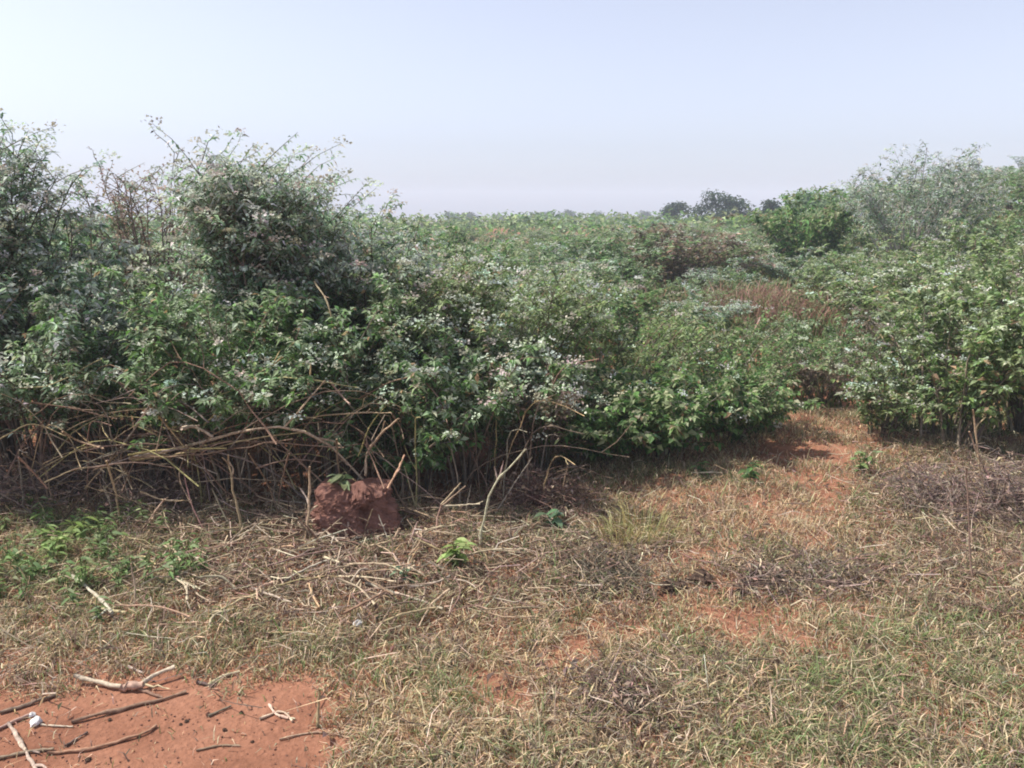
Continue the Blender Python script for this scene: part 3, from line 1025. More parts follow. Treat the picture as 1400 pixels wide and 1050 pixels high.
def litter():
    rng = np.random.default_rng(23)
    # thin broken stalks
    n = 40000
    Y = 2.2 + 3.4 * rng.random(n)
    X = (rng.random(n) * 1.62 - 0.80) * (Y + 0.25)
    px, py, bare, dry, green, brown = fields(X, Y)
    dens = 0.035 + 0.85 * blob(px, py, 430, 770, 380, 95, 3) + 0.7 * blob(px, py, 1330, 720, 140, 110) + 0.5 * blob(px, py, 860, 950, 90, 60)
    dens = dens + 0.5 * blob(px, py, 1060, 790, 160, 25) + 0.35 * blob(px, py, 60, 930, 140, 30) + 0.5 * blob(px, py, 780, 760, 120, 60)
    dens *= 1 - 0.93 * bare
    dens *= 1 - 0.6 * blob(px, py, 80, 760, 120, 60)
    keep = rng.random(n) < dens
    X, Y = X[keep], Y[keep]
    n = len(X)
    Ln = 0.035 + 0.16 * rng.random(n) ** 2.2
    a = rng.random(n) * 2 * pi
    el = rng.normal(size=n) * 0.22
    d = np.stack([np.cos(a) * np.cos(el), np.sin(a) * np.cos(el), np.sin(el)], 1)
    mid = np.stack([X, Y, height(X, Y) + 0.012 + 0.045 * rng.random(n) ** 1.6 + 0.5 * Ln * np.abs(np.sin(el))], 1)
    tt = np.array([-0.5, 0, 0.5])[None, :, None]
    P = mid[:, None, :] + d[:, None, :] * Ln[:, None, None] * tt
    P[:, 1] += rng.normal(size=(n, 3)) * 0.10 * Ln[:, None]
    r = (0.0011 + 0.0019 * rng.random(n) ** 2)[:, None] * np.array([1, 0.95, 0.7])[None]
    V, F = tubes(P, r, 3, cap=False)
    cols = pick([(0.50, 0.40, 0.29), (0.36, 0.26, 0.18), (0.25, 0.17, 0.12), (0.50, 0.42, 0.30), (0.17, 0.115, 0.085)], n, rng, [.18, .27, .25, .06, .24])
    mb = MB()
    mb.add(V, F, np.repeat(cols, 9, 0))
    tag(mb.build('stalk_litter', M_STICK), 'scattered broken dry stalks and twigs covering the ground', 'litter', kind='stuff')
    # withered leaves
    n = 30000
    Y = 2.2 + 3.6 * rng.random(n)
    X = (rng.random(n) * 1.62 - 0.80) * (Y + 0.25)
    px, py, bare, dry, green, brown = fields(X, Y)
    dens = 0.05 + 0.9 * blob(px, py, 400, 745, 420, 80, 3) + 0.6 * blob(px, py, 1330, 700, 150, 90) + 0.4 * blob(px, py, 780, 740, 120, 70)
    dens += 0.5 * blob(px, py, 1060, 790, 160, 22)
    dens *= 1 - 0.9 * bare
    keep = rng.random(n) < dens
    X, Y = X[keep], Y[keep]
    n = len(X)
    P = np.stack([X, Y, height(X, Y) + 0.006 + 0.03 * rng.random(n) ** 2], 1)
    D = randdir(n, rng, -0.1, 0.45)
    Nn = norm(np.array([0, 0, 1.0]) + rng.normal(size=(n, 3)) * 0.7)
    Ls = 0.018 + 0.035 * rng.random(n)
    V, F = leaves(P, D, Nn, Ls, Ls * 0.45, 0.5, 0.0)
    cols = pick([(0.24, 0.16, 0.11), (0.17, 0.11, 0.08), (0.32, 0.24, 0.17), (0.12, 0.085, 0.06), (0.15, 0.15, 0.08)], n, rng)
    mb = MB()
    mb.add(V, F, np.repeat(cols, 5, 0))
    tag(mb.build('leaf_litter', M_DRYLEAF), 'withered brown leaves lying under the thicket', 'litter', kind='stuff')


litter()

# ------------------------------------------------------------------ red earth mound
def noise3(x, y, z, sc, seed):
    return (vnoise(x + 7.3, z * 1.1 + y * 0.37 + 3.1, sc, seed) + vnoise(y + 4.7, z + x * 0.41 + 9.2, sc, seed + 1) + vnoise(x + 0.6 * z + 2.2, y + 1.9, sc, seed + 2)) / 1.5 - 1.0


def mound():
    base = gp(478, 738)
    nu = 150
    th = np.linspace(0, 2 * pi, nu, endpoint=False)
    prof = [(1.22, -0.05), (1.12, 0.0)] + [(1.14 - 0.24 * (k / 45) ** 1.3, 0.01 + 0.200 * k / 45) for k in range(1, 46)] + \
           [(0.86, 0.222), (0.80, 0.230), (0.72, 0.236), (0.62, 0.241), (0.5, 0.244), (0.4, 0.246), (0.3, 0.247), (0.2, 0.248), (0.1, 0.249), (0.01, 0.249)]
    sq = (np.abs(np.cos(th)) ** 2.5 + np.abs(np.sin(th)) ** 2.5) ** (-1 / 2.5)
    V = []
    for (rr, z) in prof:
        x = 0.185 * rr * sq * np.cos(th)
        y = 0.15 * rr * sq * np.sin(th)
        zz = z + 0 * th
        big = noise3(x, y, zz, 0.13, 171)
        mid = noise3(x, y, zz, 0.05, 175)
        fin = noise3(x, y, zz, 0.02, 179)
        ledge = np.floor(mid * 4.5 + 0.5) / 4.5            # broken, blocky clods
        amp = 0.24 * big + 0.15 * ledge + 0.14 * fin + 0.10 * noise3(x, y, zz, 0.009, 183)
        # a dark burrow at the right of the front face
        hole = np.exp(-(((th - 5.35) / 0.30) ** 2 + ((z - 0.135) / 0.055) ** 2))
        k = 1 + amp * min(1, 2.2 * rr) - 0.40 * hole
        top = sstep(0.15, 0.25, z) * (0.06 * big + 0.04 * ledge + 0.018 * fin)
        V.append(np.stack([x * k, y * k + 0.12, zz + top - 0.03 * (np.cos(th - 0.4) > 0.4) * rr * (z > 0.22)], 1))
    V = np.concatenate(V)
    nv = len(prof)
    i = (np.arange(nv - 1) * nu)[:, None]
    j = np.arange(nu)[None, :]
    j2 = (np.arange(nu)[None, :] + 1) % nu
    a, b = (i + j).ravel(), (i + j2).ravel()
    F = np.concatenate([np.stack([a, b, b + nu], 1), np.stack([a, b + nu, a + nu], 1)])
    mb = MB()
    mb.add(V + base, F, (0.25, 0.1, 0.07))
    o = mb.build('earth_mound', M_MOUND)
    tag(o, 'rough blocky mound of dark red earth at the thicket edge', 'mound')
    return base


MB_BASE = mound()

def loose_soil():
    rng = np.random.default_rng(78)
    n = 900
    a = rng.random(n) * 2 * pi
    r = 0.17 + 0.16 * rng.random(n) ** 1.6
    c = MB_BASE + np.stack([r * np.cos(a) * 1.15, 0.12 + r * np.sin(a), np.zeros(n)], 1)
    m = 900
    Y = 1.85 + 0.75 * rng.random(m)
    X = -1.75 + 1.35 * rng.random(m)
    c = np.concatenate([c, np.stack([X, Y, 0 * X], 1)])
    sz = np.concatenate([0.004 + 0.013 * rng.random(n) ** 2.5, 0.0015 + 0.0035 * rng.random(m) ** 2])
    c[:, 2] = height(c[:, 0], c[:, 1]) + sz * 0.35
    oc = np.array([(1, 0, 0), (0, 1, 0), (-1, 0, 0), (0, -1, 0), (0, 0, 0.8), (0, 0, -0.8)], float)
    V = c[:, None] + oc[None] * sz[:, None, None] * (0.7 + 0.6 * rng.random((len(c), 6, 1)))
    f = np.array([(0, 1, 4), (1, 2, 4), (2, 3, 4), (3, 0, 4), (1, 0, 5), (2, 1, 5), (3, 2, 5), (0, 3, 5)])
    F = (np.arange(len(c)) * 6)[:, None, None] + f[None]
    mb = MB()
    mb.add(V.reshape(-1, 3), F.reshape(-1, 3), (0.2, 0.1, 0.08))
    tag(mb.build('loose_soil', M_MOUND, None, True), 'loose reddish crumbs around the mound and on the bare soil', 'soil', kind='stuff')


loose_soil()

# ------------------------------------------------------------------ clods and stones
def lump(name, mat, px, py, r, label, cat, group, seed, sq=0.7, dz=0.0):
    rng = np.random.default_rng(seed)
    c = gp(px, py)
    nu, nv = 12, 8
    mb = MB()
    th = np.linspace(0, 2 * pi, nu, endpoint=False)
    V = []
    for k in range(nv):
        ph = -pi / 2 + pi * k / (nv - 1)
        rr = r * max(cos(ph), 0.03) * (1 + 0.22 * rng.normal(size=nu))
        V.append(np.stack([rr * np.cos(th), rr * np.sin(th), r * sq * np.sin(ph) * (1 + 0.15 * rng.normal(size=nu))], 1))
    V = np.concatenate(V)
    V[:, 2] += r * sq * 0.75 + dz
    i = (np.arange(nv - 1) * nu)[:, None]
    j = np.arange(nu)[None, :]
    j2 = (j + 1) % nu
    a, b = (i + j).ravel(), (i + j2).ravel()
    F = np.concatenate([np.stack([a, b, b + nu], 1), np.stack([a, b + nu, a + nu], 1)])
    mb.add(V, F, (0.1, 0.07, 0.05))
    o = mb.build(name, mat)
    o.location = c
    tag(o, label, cat, group)


lump('stone', M_STONE, 490, 860, 0.020, 'white stone lying alone in the brown litter', 'stone', None, 1, 0.75, 0.012)
lump('stone', M_STONE, 50, 990, 0.017, 'white stone at the crossing sticks on the red soil', 'stone', None, 2, 0.8)
lump('stone', M_STONE, 44, 979, 0.009, 'tiny white chip beside the white stone on red soil', 'stone', None, 3, 0.8)
CL = 'dark earth clods along the path'
for i, (x, y, r) in enumerate([(958, 796, 0.045), (930, 805, 0.028), (912, 808, 0.034), (885, 815, 0.03), (870, 820, 0.024), (1060, 915, 0.03),
                               (1080, 918, 0.022), (1045, 800, 0.02), (1010, 812, 0.018), (560, 885, 0.02)]):
    lump('soil_clod', M_CLOD, x, y, r, 'dark earth clod lying among the grass of the path', 'clod', CL, 30 + i)
for i, (x, y, r) in enumerate([(255, 987, .006), (247, 991, .005), (307, 999, .007), (190, 1008, .006), (120, 1040, .008), (330, 975, .006), (345, 1015, .005), (150, 985, .006)]):
    lump('soil_crumb', M_CLOD, x, y, r, 'small dark crumb lying on the bare red soil', 'crumb', 'crumbs on the bare red soil', 60 + i)

# ------------------------------------------------------------------ sticks
PALE = (0.50, 0.405, 0.29)
TAN = (0.41, 0.305, 0.20)
BROWN = (0.24, 0.165, 0.115)
DARKB = (0.12, 0.08, 0.06)
GOLD = (0.42, 0.33, 0.17)


def curve(pts, K=12):
    pts = np.asarray(pts, float)
    seg = np.r_[0, np.cumsum(np.linalg.norm(np.diff(pts, axis=0), axis=1))]
    t = np.linspace(0, seg[-1], K)
    if len(pts) == 2:
        return np.stack([np.interp(t, seg, pts[:, k]) for k in range(3)], 1)
    # smooth through the points
    out = []
    for k in range(3):
        m = np.gradient(pts[:, k], seg)
        i = np.clip(np.searchsorted(seg, t, side='right') - 1, 0, len(seg) - 2)
        h = seg[i + 1] - seg[i]
        s = (t - seg[i]) / h
        out.append((2 * s ** 3 - 3 * s ** 2 + 1) * pts[i, k] + (s ** 3 - 2 * s ** 2 + s) * h * m[i]
                   + (-2 * s ** 3 + 3 * s ** 2) * pts[i + 1, k] + (s ** 3 - s ** 2) * h * m[i + 1])
    return np.stack(out, 1)


SRNG = np.random.default_rng(90)


def stick_mesh(pts, r0, r1, col, K=11, wig=0.005, sides=6):
    P = curve(pts, K)
    ln = np.linalg.norm(P[-1] - P[0])
    w = SRNG.normal(size=(K, 3)) * wig * ln
    w[0] = w[-1] = 0
    P = P + w
    R = np.linspace(r0, r1, K) * (1 + 0.14 * SRNG.normal(size=K)) * np.where(np.arange(K) % 3 == 1, 1.18, 1.0)
    V, F = tubes(P[None], R[None], sides)
    mb = MB()
    mb.add(V, F, pick([col], 1, SRNG, jit=0.10)[0])
    return mb


def stick(pts, r0, r1, col, label, group, name='dry_stick', cat='stick', forks=(), wig=0.005):
    o = stick_mesh(pts, r0, r1, col, wig=wig).build(name, M_STICK, None, True)
    tag(o, label, cat, group)
    if not forks and SRNG.random() < 0.5:
        Pc = curve(pts, 9)
        auto = []
        for _ in range(SRNG.integers(1, 3)):
            q = SRNG.integers(3, 8)
            dd = Pc[q] - Pc[q - 1]
            ln = np.linalg.norm(Pc[-1] - Pc[0])
            sd = SRNG.normal(size=3)
            sd[2] = abs(sd[2]) * 0.6
            e = norm(dd) + 0.8 * norm(sd)
            if Pc[q][2] < 0.12:
                e[2] = abs(e[2]) * 0.25
            auto.append([Pc[q], Pc[q] + norm(e) * ln * 0.09, Pc[q] + norm(e + 0.25 * SRNG.normal(size=3) * np.array([1, 1, 0.3])) * ln * (0.12 + 0.14 * SRNG.random())])
        forks = auto
    for f in forks:
        stick_mesh(f, r1 * 1.0, r1 * 0.6, col, K=6).build('fork', M_STICK, o, True)
    return o


G_LIT = 'dry sticks lying in the litter'
L_PALE = 'pale dry stick lying in the litter before the thicket'
L_BROWN = 'brown dry stick lying in the litter before the thicket'
ground_sticks = [
    # x0 y0 x1 y1 ... , radius, colour, own label or None
    ((380, 703, 433, 740), .0085, PALE, 'thick pale stick slanting beside the red earth mound'),
    ((428, 722, 468, 757), .006, PALE, None), ((565, 728, 615, 741), .004, TAN, None),
    ((100, 800, 128, 822, 155, 852), .008, PALE, 'thick pale stick ending in a splayed tip, by the weed patch'),
    ((140, 842, 174, 849), .007, PALE, None), ((105, 800, 126, 815), .004, TAN, None),
    ((245, 715, 253, 762), .005, TAN, None), ((256, 770, 279, 779), .007, PALE, None),
    ((240, 801, 276, 819), .006, PALE, None), ((285, 857, 340, 830, 388, 808), .006, TAN, 'long tan stick crossed by a shorter pale one'),
    ((345, 816, 399, 836), .0055, PALE, None), ((418, 812, 455, 786), .005, TAN, None), ((443, 771, 466, 783), .007, PALE, None),
    ((540, 802, 567, 784), .006, PALE, None), ((500, 806, 545, 823, 606, 843), .006, PALE, 'long pale stick lying below the small green seedling'),
    ((560, 814, 590, 808, 620, 794), .006, PALE, None), ((205, 866, 250, 861, 287, 862), .004, TAN, None),
    ((355, 877, 442, 875), .004, TAN, None), ((490, 752, 525, 742), .007, PALE, None), ((505, 760, 545, 748), .006, TAN, None),
    ((400, 765, 430, 757), .006, PALE, None), ((330, 785, 400, 770), .004, TAN, None), ((368, 800, 420, 790), .004, BROWN, None),
    ((300, 760, 345, 742), .005, TAN, None), ((345, 748, 372, 722), .004, TAN, None), ((180, 745, 215, 762), .004, BROWN, None),
    ((120, 870, 160, 846), .003, TAN, None), ((640, 838, 700, 818), .004, TAN, None), ((690, 770, 735, 762), .004, BROWN, None),
    ((600, 765, 640, 772), .004, TAN, None), ((470, 830, 500, 800), .004, BROWN, None), ((585, 795, 640, 788), .004, TAN, None),
    ((945, 656, 987, 655), .005, PALE, 'short pale stick lying across the grassy path'),
    ((700, 700, 740, 680), .004, BROWN, None), ((720, 735, 780, 690), .004, BROWN, None),
    ((985, 992, 1020, 952), .004, GOLD, 'straw coloured stalk slanting over the foreground grass'),
    ((1005, 980, 1100, 984), .003, TAN, 'straight tan stalk lying flat in the foreground grass'),
    ((955, 914, 1050, 917), .004, DARKB, 'thin dark twig lying straight across the green grass'),
    ((1298, 906, 1362, 890), .003, TAN, 'thin pinkish stalk in the grass before the dead twigs'),
    ((1062, 796, 1118, 795), .003, BROWN, 'thin straight brown stalk on the dark path edge'),
    ((728, 1008, 752, 966), .0035, BROWN, 'brown twig slanting in the straw coloured grass'),
    ((690, 930, 760, 955), .0025, BROWN, None), ((755, 988, 800, 975, 830, 980), .003, BROWN, 'bent brown twig beside the slanting one in straw grass'),
    ((790, 1045, 845, 1029), .004, GOLD, 'straw stalk lying at the edge of the brown patch'),
    ((1150, 960, 1260, 940, 1390, 985), .003, TAN, 'long bent stalk in the grass before the dead twigs'),
    ((1240, 770, 1300, 745), .003, TAN, None), ((1290, 730, 1345, 722), .004, TAN, None), ((1180, 800, 1230, 770), .003, TAN, None),
]
for pts, r, col, lab in ground_sticks:
    pp = [gp(pts[k], pts[k + 1], r + 0.022 + 0.02 * SRNG.random()) for k in range(0, len(pts), 2)]
    lb = lab or (L_PALE if col in (PALE,) else L_BROWN)
    if lab is None and col in (TAN, GOLD):
        lb = 'tan dry stick lying in the litter before the thicket'
    stick(pp, r, r * 0.7, col, lb, None if lab else G_LIT)

G_SOIL = 'sticks on the bare red soil'
soil_sticks = [
    ((98, 990, 165, 972, 226, 957, 255, 948), .006, BROWN, 'long brown stick below the broken pale branch on red soil'),
    ((0, 977, 40, 965, 78, 952), .006, BROWN, 'brown stick at the edge of the red soil by the white stone'),
    ((-10, 1003, 46, 977), .006, TAN, 'tan stick pointing at the white stone on red soil'),
    ((12, 992, 30, 1020, 52, 1060), .007, PALE, 'pale stick crossing the other sticks on the red soil'),
    ((-5, 1040, 30, 1032, 74, 1026), .005, BROWN, 'short brown stick under the crossing pale one'),
    ((65, 1032, 120, 1027, 168, 1014, 200, 1004, 214, 994), .005, (0.40, 0.22, 0.14), 'long reddish stick curving over the open red soil'),
    ((268, 1028, 300, 1021, 328, 1021), .003, BROWN, 'thin brown twig lying alone on the open red soil'),
    ((285, 981, 316, 967), .004, BROWN, 'short brown stick lying alone on the open red soil'),
    ((56, 992, 75, 994, 100, 995), .003, PALE, 'short pale twig touching the white stone'),
    ((90, 1022, 105, 1012, 120, 1003), .004, DARKB, 'dark knobbly twig on the red soil'),
    ((355, 985, 385, 975, 400, 988), .004, PALE, 'bent pale twig at the grass edge of the red soil'),
    ((368, 965, 380, 980, 395, 984), .005, PALE, 'short curved pale twig at the grass edge'),
    ((382, 1013, 430, 1003, 482, 1011), .003, TAN, 'arched tan stalk at the grass edge of the red soil'),
    ((270, 935, 290, 940), .006, DARKB, 'dark stub of a stick at the litter edge'),
    ((285, 940, 305, 928, 328, 921), .007, TAN, 'crooked tan stick at the litter edge of the red soil'),
    ((175, 913, 195, 922), .005, PALE, 'short pale twig above the broken pale branch'),
]
for pts, r, col, lab in soil_sticks:
    pp = [gp(pts[k], pts[k + 1], r * 0.9 + 0.002) for k in range(0, len(pts), 2)]
    stick(pp, r, r * 0.75, col, lab, G_SOIL)
# the broken pale branch with a frayed middle
bb = [gp(103, 934, 0.03), gp(140, 940, 0.018), gp(168, 944, 0.014), gp(192, 943, 0.02), gp(215, 934, 0.035), gp(240, 926, 0.04)]
br = stick_mesh(bb, 0.007, 0.007, PALE).build('broken_branch', M_STICK, None, True)
tag(br, 'broken pale branch with a thick frayed middle on red soil', 'branch')
stick_mesh([gp(166, 945, 0.016), gp(180, 945, 0.018), gp(197, 944, 0.022)], 0.013, 0.010, TAN, K=6, wig=0.04).build('frayed_wood', M_STICK, br, True)
stick_mesh([gp(190, 946, 0.01), gp(205, 950, 0.008), gp(222, 955, 0.004)], 0.007, 0.003, BROWN, K=6, wig=0.05).build('splinter', M_STICK, br, True)
stick_mesh([gp(196, 943, 0.02), gp(212, 944, 0.012), gp(232, 944, 0.006)], 0.004, 0.002, PALE, K=6, wig=0.04).build('splinter', M_STICK, br, True)

# upright stubs and stems (base on the ground, top above it)
up_sticks = [
    (337, 737, 312, 622, .0065, TAN, 'straight upright stick standing before the dark hollow'),
    (322, 727, 290, 668, .0045, TAN, 'leaning stick left of the straight upright one'),
    (416, 740, 423, 638, .0075, PALE, 'pale upright stick just left of the red earth mound'),
    (472, 744, 476, 714, .007, PALE, 'short pale cut stub before the red earth mound'),
    (553, 752, 571, 713, .006, PALE, 'leaning cut stub right of the red earth mound'),
    (532, 778, 532, 722, .0045, TAN, 'thin upright stalk right of the red earth mound'),
    (510, 742, 496, 722, .005, PALE, 'tiny pale cut stub at the foot of the mound'),
    (540, 748, 546, 722, .008, PALE, 'stout pale cut stub at the foot of the mound'),
    (598, 732, 604, 688, .0045, TAN, 'thin stalk below the twin slanting twigs'),
    (768, 690, 776, 638, .0045, TAN, 'thin stalk standing at the end of the thicket'),
    (184, 832, 179, 770, .0045, PALE, 'thin pale upright stalk in the litter by the weed patch'),
    (152, 714, 141, 664, .006, PALE, 'pale upright stub behind the weed patch'),
    (434, 996, 437, 941, .0060, TAN, 'tan stick standing upright at the edge of the red soil'),
    (700, 758, 698, 695, .003, BROWN, 'thin brown stalk right of the forked stick'),
    (83, 870, 80, 838, .003, TAN, 'short thin stalk below the weed patch'),
    (330, 660, 318, 612, .004, BROWN, 'brown stalk in the mouth of the dark hollow'),
    (445, 875, 440, 835, .003, TAN, 'thin dry stalk near the white stone'),
    (1330, 800, 1322, 640, .004, BROWN, 'tall dry stalk standing in the heap of dead twigs'),
    (1352, 700, 1330, 560, .0055, TAN, 'bare tan stem leaning on the right hand shrub'),
    (1372, 700, 1325, 590, .0045, TAN, 'second bare stem leaning on the right hand shrub'),
]
for x0, y0, x1, y1, r, col, lab in up_sticks:
    b = gp(x0, y0, -0.02)
    t = at(x1, y1, b[1] + 0.03)
    m = (b + t) / 2 + np.array([SRNG.normal() * 0.008, 0.01, 0])
    stick([b, m, t], r, r * 0.7, col, lab, 'upright sticks and stubs')
b = gp(655, 752, -0.02)
Yf = b[1]
k = at(680, 656, Yf)
stick([b, at(664, 700, Yf), k, at(700, 634, Yf), at(719, 614, Yf)], 0.0062, 0.004, PALE, 'pale forked stick standing upright by the green seedling', None, name='forked_stick',
      forks=[[k, at(678, 646, Yf), at(676, 638, Yf)], [k, at(685, 645, Yf), at(688, 630, Yf)]])
Yt = gp(600, 731)[1]
stick([at(603, 690, Yt), at(630, 660, Yt + .05)], .0045, .003, TAN, 'upper of twin slanting twigs right of the mound', None)
stick([at(602, 694, Yt + .02), at(637, 664, Yt + .06)], .0045, .003, TAN, 'lower of twin slanting twigs right of the mound', None)
stick([at(606, 692, Yt), at(656, 689, Yt + .02)], .004, .003, PALE, 'level pale twig beside the twin slanting twigs', None)

# the tangle of dry stems under the thicket
G_TAN = 'dry stems of the tangle under the thicket'
L_ARCH = 'long thin dry stem arching in the tangle under the thicket'
CW = {TAN: 'tan', BROWN: 'brown', GOLD: 'golden', (0.30, 0.24, 0.19): 'grey brown', PALE: 'pale', DARKB: 'dark'}
arch = [
    ((176, 627, 250, 612, 330, 591, 385, 583, 450, 607, 500, 660), 4.15, .0085, TAN, 'longest tan stem arching over the dark hollow to the mound'),
    ((175, 622, 240, 614, 310, 613), 4.10, .006, GOLD, None), ((180, 630, 270, 617, 355, 598, 420, 590), 4.18, .005, GOLD, None),
    ((200, 632, 300, 606, 390, 606, 470, 612), 4.2, .0045, TAN, None), ((178, 625, 260, 622, 330, 612, 400, 600), 4.12, .0045, TAN, None),
    ((165, 613, 186, 584, 207, 555), 4.15, .0055, TAN, None), ((205, 553, 228, 582, 252, 611), 4.13, .006, GOLD, 'gold stem forming a peak with another over the hollow'),
    ((160, 520, 185, 545, 210, 556), 4.3, .004, BROWN, None), ((278, 582, 316, 545, 356, 508), 4.2, .0055, GOLD, None),
    ((290, 578, 330, 542, 386, 488), 4.22, .0055, GOLD, None), ((85, 590, 110, 604, 142, 613), 4.1, .005, TAN, None),
    ((42, 550, 90, 557, 160, 573), 4.2, .0045, BROWN, None), ((248, 586, 268, 584, 291, 597), 4.05, .009, PALE, 'short stout pale piece caught in the tangle'),
    ((425, 485, 424, 515, 418, 540), 4.3, .005, GOLD, None), ((450, 520, 466, 540, 478, 552), 4.25, .006, TAN, None),
    ((300, 540, 360, 520, 420, 518, 490, 530), 4.3, .0045, GOLD, None), ((330, 600, 345, 560, 375, 530), 4.2, .004, BROWN, None),
    ((400, 575, 440, 568, 535, 564), 4.3, .0045, TAN, None), ((465, 572, 500, 595, 525, 625), 4.3, .005, BROWN, None),
    ((500, 650, 502, 620, 520, 595, 545, 572), 4.12, .007, TAN, 'stout stem rising from behind the mound in a curve'),
    ((535, 565, 548, 585, 552, 600), 4.2, .0045, BROWN, None), ((530, 668, 545, 640, 553, 622), 4.0, .006, TAN, None),
    ((525, 668, 510, 630, 498, 605), 4.05, .004, BROWN, None), ((460, 600, 463, 640, 470, 672), 4.05, .005, BROWN, None),
    ((120, 640, 180, 632, 240, 640), 4.0, .004, BROWN, None), ((30, 620, 60, 640, 70, 680), 4.05, .004, BROWN, None),
    ((0, 600, 40, 580, 90, 596), 4.1, .004, TAN, None), ((10, 650, 30, 610, 60, 575), 4.1, .004, BROWN, None),
    ((25, 625, 45, 645, 65, 668), 4.0, .005, TAN, None), ((145, 630, 155, 660, 163, 705), 3.98, .005, TAN, None),
    ((225, 682, 208, 705, 187, 733), 3.95, .004, TAN, None), ((262, 690, 245, 650, 258, 610), 4.1, .004, BROWN, None),
    ((192, 672, 225, 684, 262, 684), 3.97, .0045, TAN, None), ((285, 735, 262, 690, 250, 640), 4.0, .0035, BROWN, None),
    ((340, 620, 365, 660, 380, 700), 4.05, .004, BROWN, None), ((395, 620, 385, 660, 380, 690), 4.05, .004, BROWN, None),
    ((280, 640, 310, 672, 345, 690), 4.02, .0035, BROWN, None), ((405, 640, 430, 610, 470, 590), 4.15, .004, BROWN, None),
    ((90, 520, 130, 545, 180, 552), 4.3, .0035, TAN, None), ((10, 530, 60, 528, 140, 490), 4.35, .0035, TAN, None),
    ((490, 545, 540, 520, 600, 510), 4.35, .004, BROWN, None), ((580, 520, 600, 545, 612, 580), 4.3, .004, BROWN, None),
    ((330, 500, 345, 530, 352, 560), 4.3, .004, BROWN, None), ((60, 660, 110, 640, 160, 640), 3.98, .004, BROWN, None),
    ((350, 640, 400, 628, 440, 632), 4.05, .004, BROWN, None), ((430, 385, 450, 420, 455, 450), 4.4, .005, TAN, 'bare pale stem on the face of the dome shrub'),
]
for pts, Y, r, col, lab in arch:
    m = len(pts) // 2
    pp = [at(pts[2 * q], pts[2 * q + 1], Y - (0.20 if pts[1] > 480 else 0) + 0.08 * sin(q * 1.7 + Y * 9)) for q in range(m)]
    stick(pp, r, r * 0.65, col, lab or (CW[col] + (' dry stem caught in the tangle behind the weed patch' if pts[0] < 150 else ' dry stem arching over the dark hollow' if pts[0] < 400 else ' dry stem caught above the red earth mound')), None if lab else G_TAN, name='dry_cane', cat='cane', wig=0.003)
CW = {TAN: 'tan', BROWN: 'brown', GOLD: 'golden', (0.30, 0.24, 0.19): 'grey brown', PALE: 'pale', DARKB: 'dark'}
# further arching stems that thicken the tangle
for q in range(62):
    x0 = 20 + 470 * SRNG.random()
    y0 = 570 + 110 * SRNG.random()
    sp_ = (60 + 190 * SRNG.random()) * (1 if SRNG.random() < 0.6 else -1)
    sp_ = min(sp_, 560 - x0)
    rise = 15 + 60 * SRNG.random()
    y1 = y0 + 60 * SRNG.normal() * 0.7
    Yq = 3.82 + 0.38 * SRNG.random()
    c = [TAN, GOLD, BROWN, (0.30, 0.24, 0.19), BROWN, DARKB][SRNG.integers(6)]
    pp = [at(x0, min(y0, 705), Yq), at(x0 + 0.3 * sp_, (0.7 * y0 + 0.3 * y1) - 0.8 * rise, Yq + 0.05), at(x0 + 0.65 * sp_, (0.35 * y0 + 0.65 * y1) - rise, Yq + 0.12), at(x0 + sp_, min(y1, 705), Yq + 0.2)]
    r = 0.0020 + 0.0020 * SRNG.random() ** 1.5
    stick(pp, r, r * 0.6, c, CW[c] + (' thin stem woven into the tangle behind the weed patch' if x0 < 170 else ' thin stem woven into the tangle over the dark hollow' if x0 < 400 else ' thin stem woven into the tangle above the mound'), G_TAN, name='dry_cane', cat='cane', wig=0.004)
# more stems, rooted in the ground under the thicket and curving forward
for q in range(75):
    px = -20 + 760 * SRNG.random()
    Yb = 4.05 + 0.65 * SRNG.random()
    b = np.array(spot(px, Yb))
    b[2] -= 0.02
    hh = 0.25 + 0.55 * SRNG.random()
    sx = SRNG.normal() * 0.28
    sy = -0.12 - 0.22 * SRNG.random()
    pts = [b, b + np.array([0.25 * sx, 0.2 * sy, 0.55 * hh]), b + np.array([0.65 * sx, 0.6 * sy, 0.95 * hh]), b + np.array([1.3 * sx, sy, hh * (0.75 + 0.3 * SRNG.random())])]
    c = [(0.30, 0.24, 0.19), BROWN, GOLD, BROWN, DARKB][SRNG.integers(5)]
    stick(pts, 0.003 + 0.0025 * SRNG.random(), 0.002, c, CW[c] + (' bare stem growing behind the weed patch' if px < 170 else ' bare stem growing in the dark hollow' if px < 400 else ' bare stem growing behind the red earth mound' if px < 545 else ' bare stem growing under the flowering shrubs'), 'bare stems under the thicket', name='bare_cane', cat='cane')
# straight broken stalks leaning every way in the tangle
for q in range(75):
    px = -20 + 720 * SRNG.random()
    Yb = 3.85 + 0.45 * SRNG.random()
    b = np.array(spot(px, Yb))
    b[2] -= 0.01
    L_ = 0.20 + 0.5 * SRNG.random()
    a = SRNG.random() * 2 * pi
    el = 0.15 + 0.9 * SRNG.random() ** 1.5
    d = np.array([cos(a) * cos(el), 0.4 * sin(a) * cos(el), sin(el)])
    c = [TAN, BROWN, BROWN, (0.30, 0.24, 0.19), DARKB][SRNG.integers(5)]
    r = 0.0022 + 0.0028 * SRNG.random() ** 2
    stick([b, b + d * L_ * 0.5 + np.array([0, 0, 0.008]), b + d * L_], r, r * 0.6, c,
          CW[c] + (' stalk leaning up behind the weed patch' if px < 170 else ' stalk leaning up at the mouth of the dark hollow' if px < 400 else ' stalk leaning up around the red earth mound' if px < 560 else ' stalk leaning up under the flowering shrubs'),
          'broken stalks of the tangle', name='broken_stalk', cat='stalk')
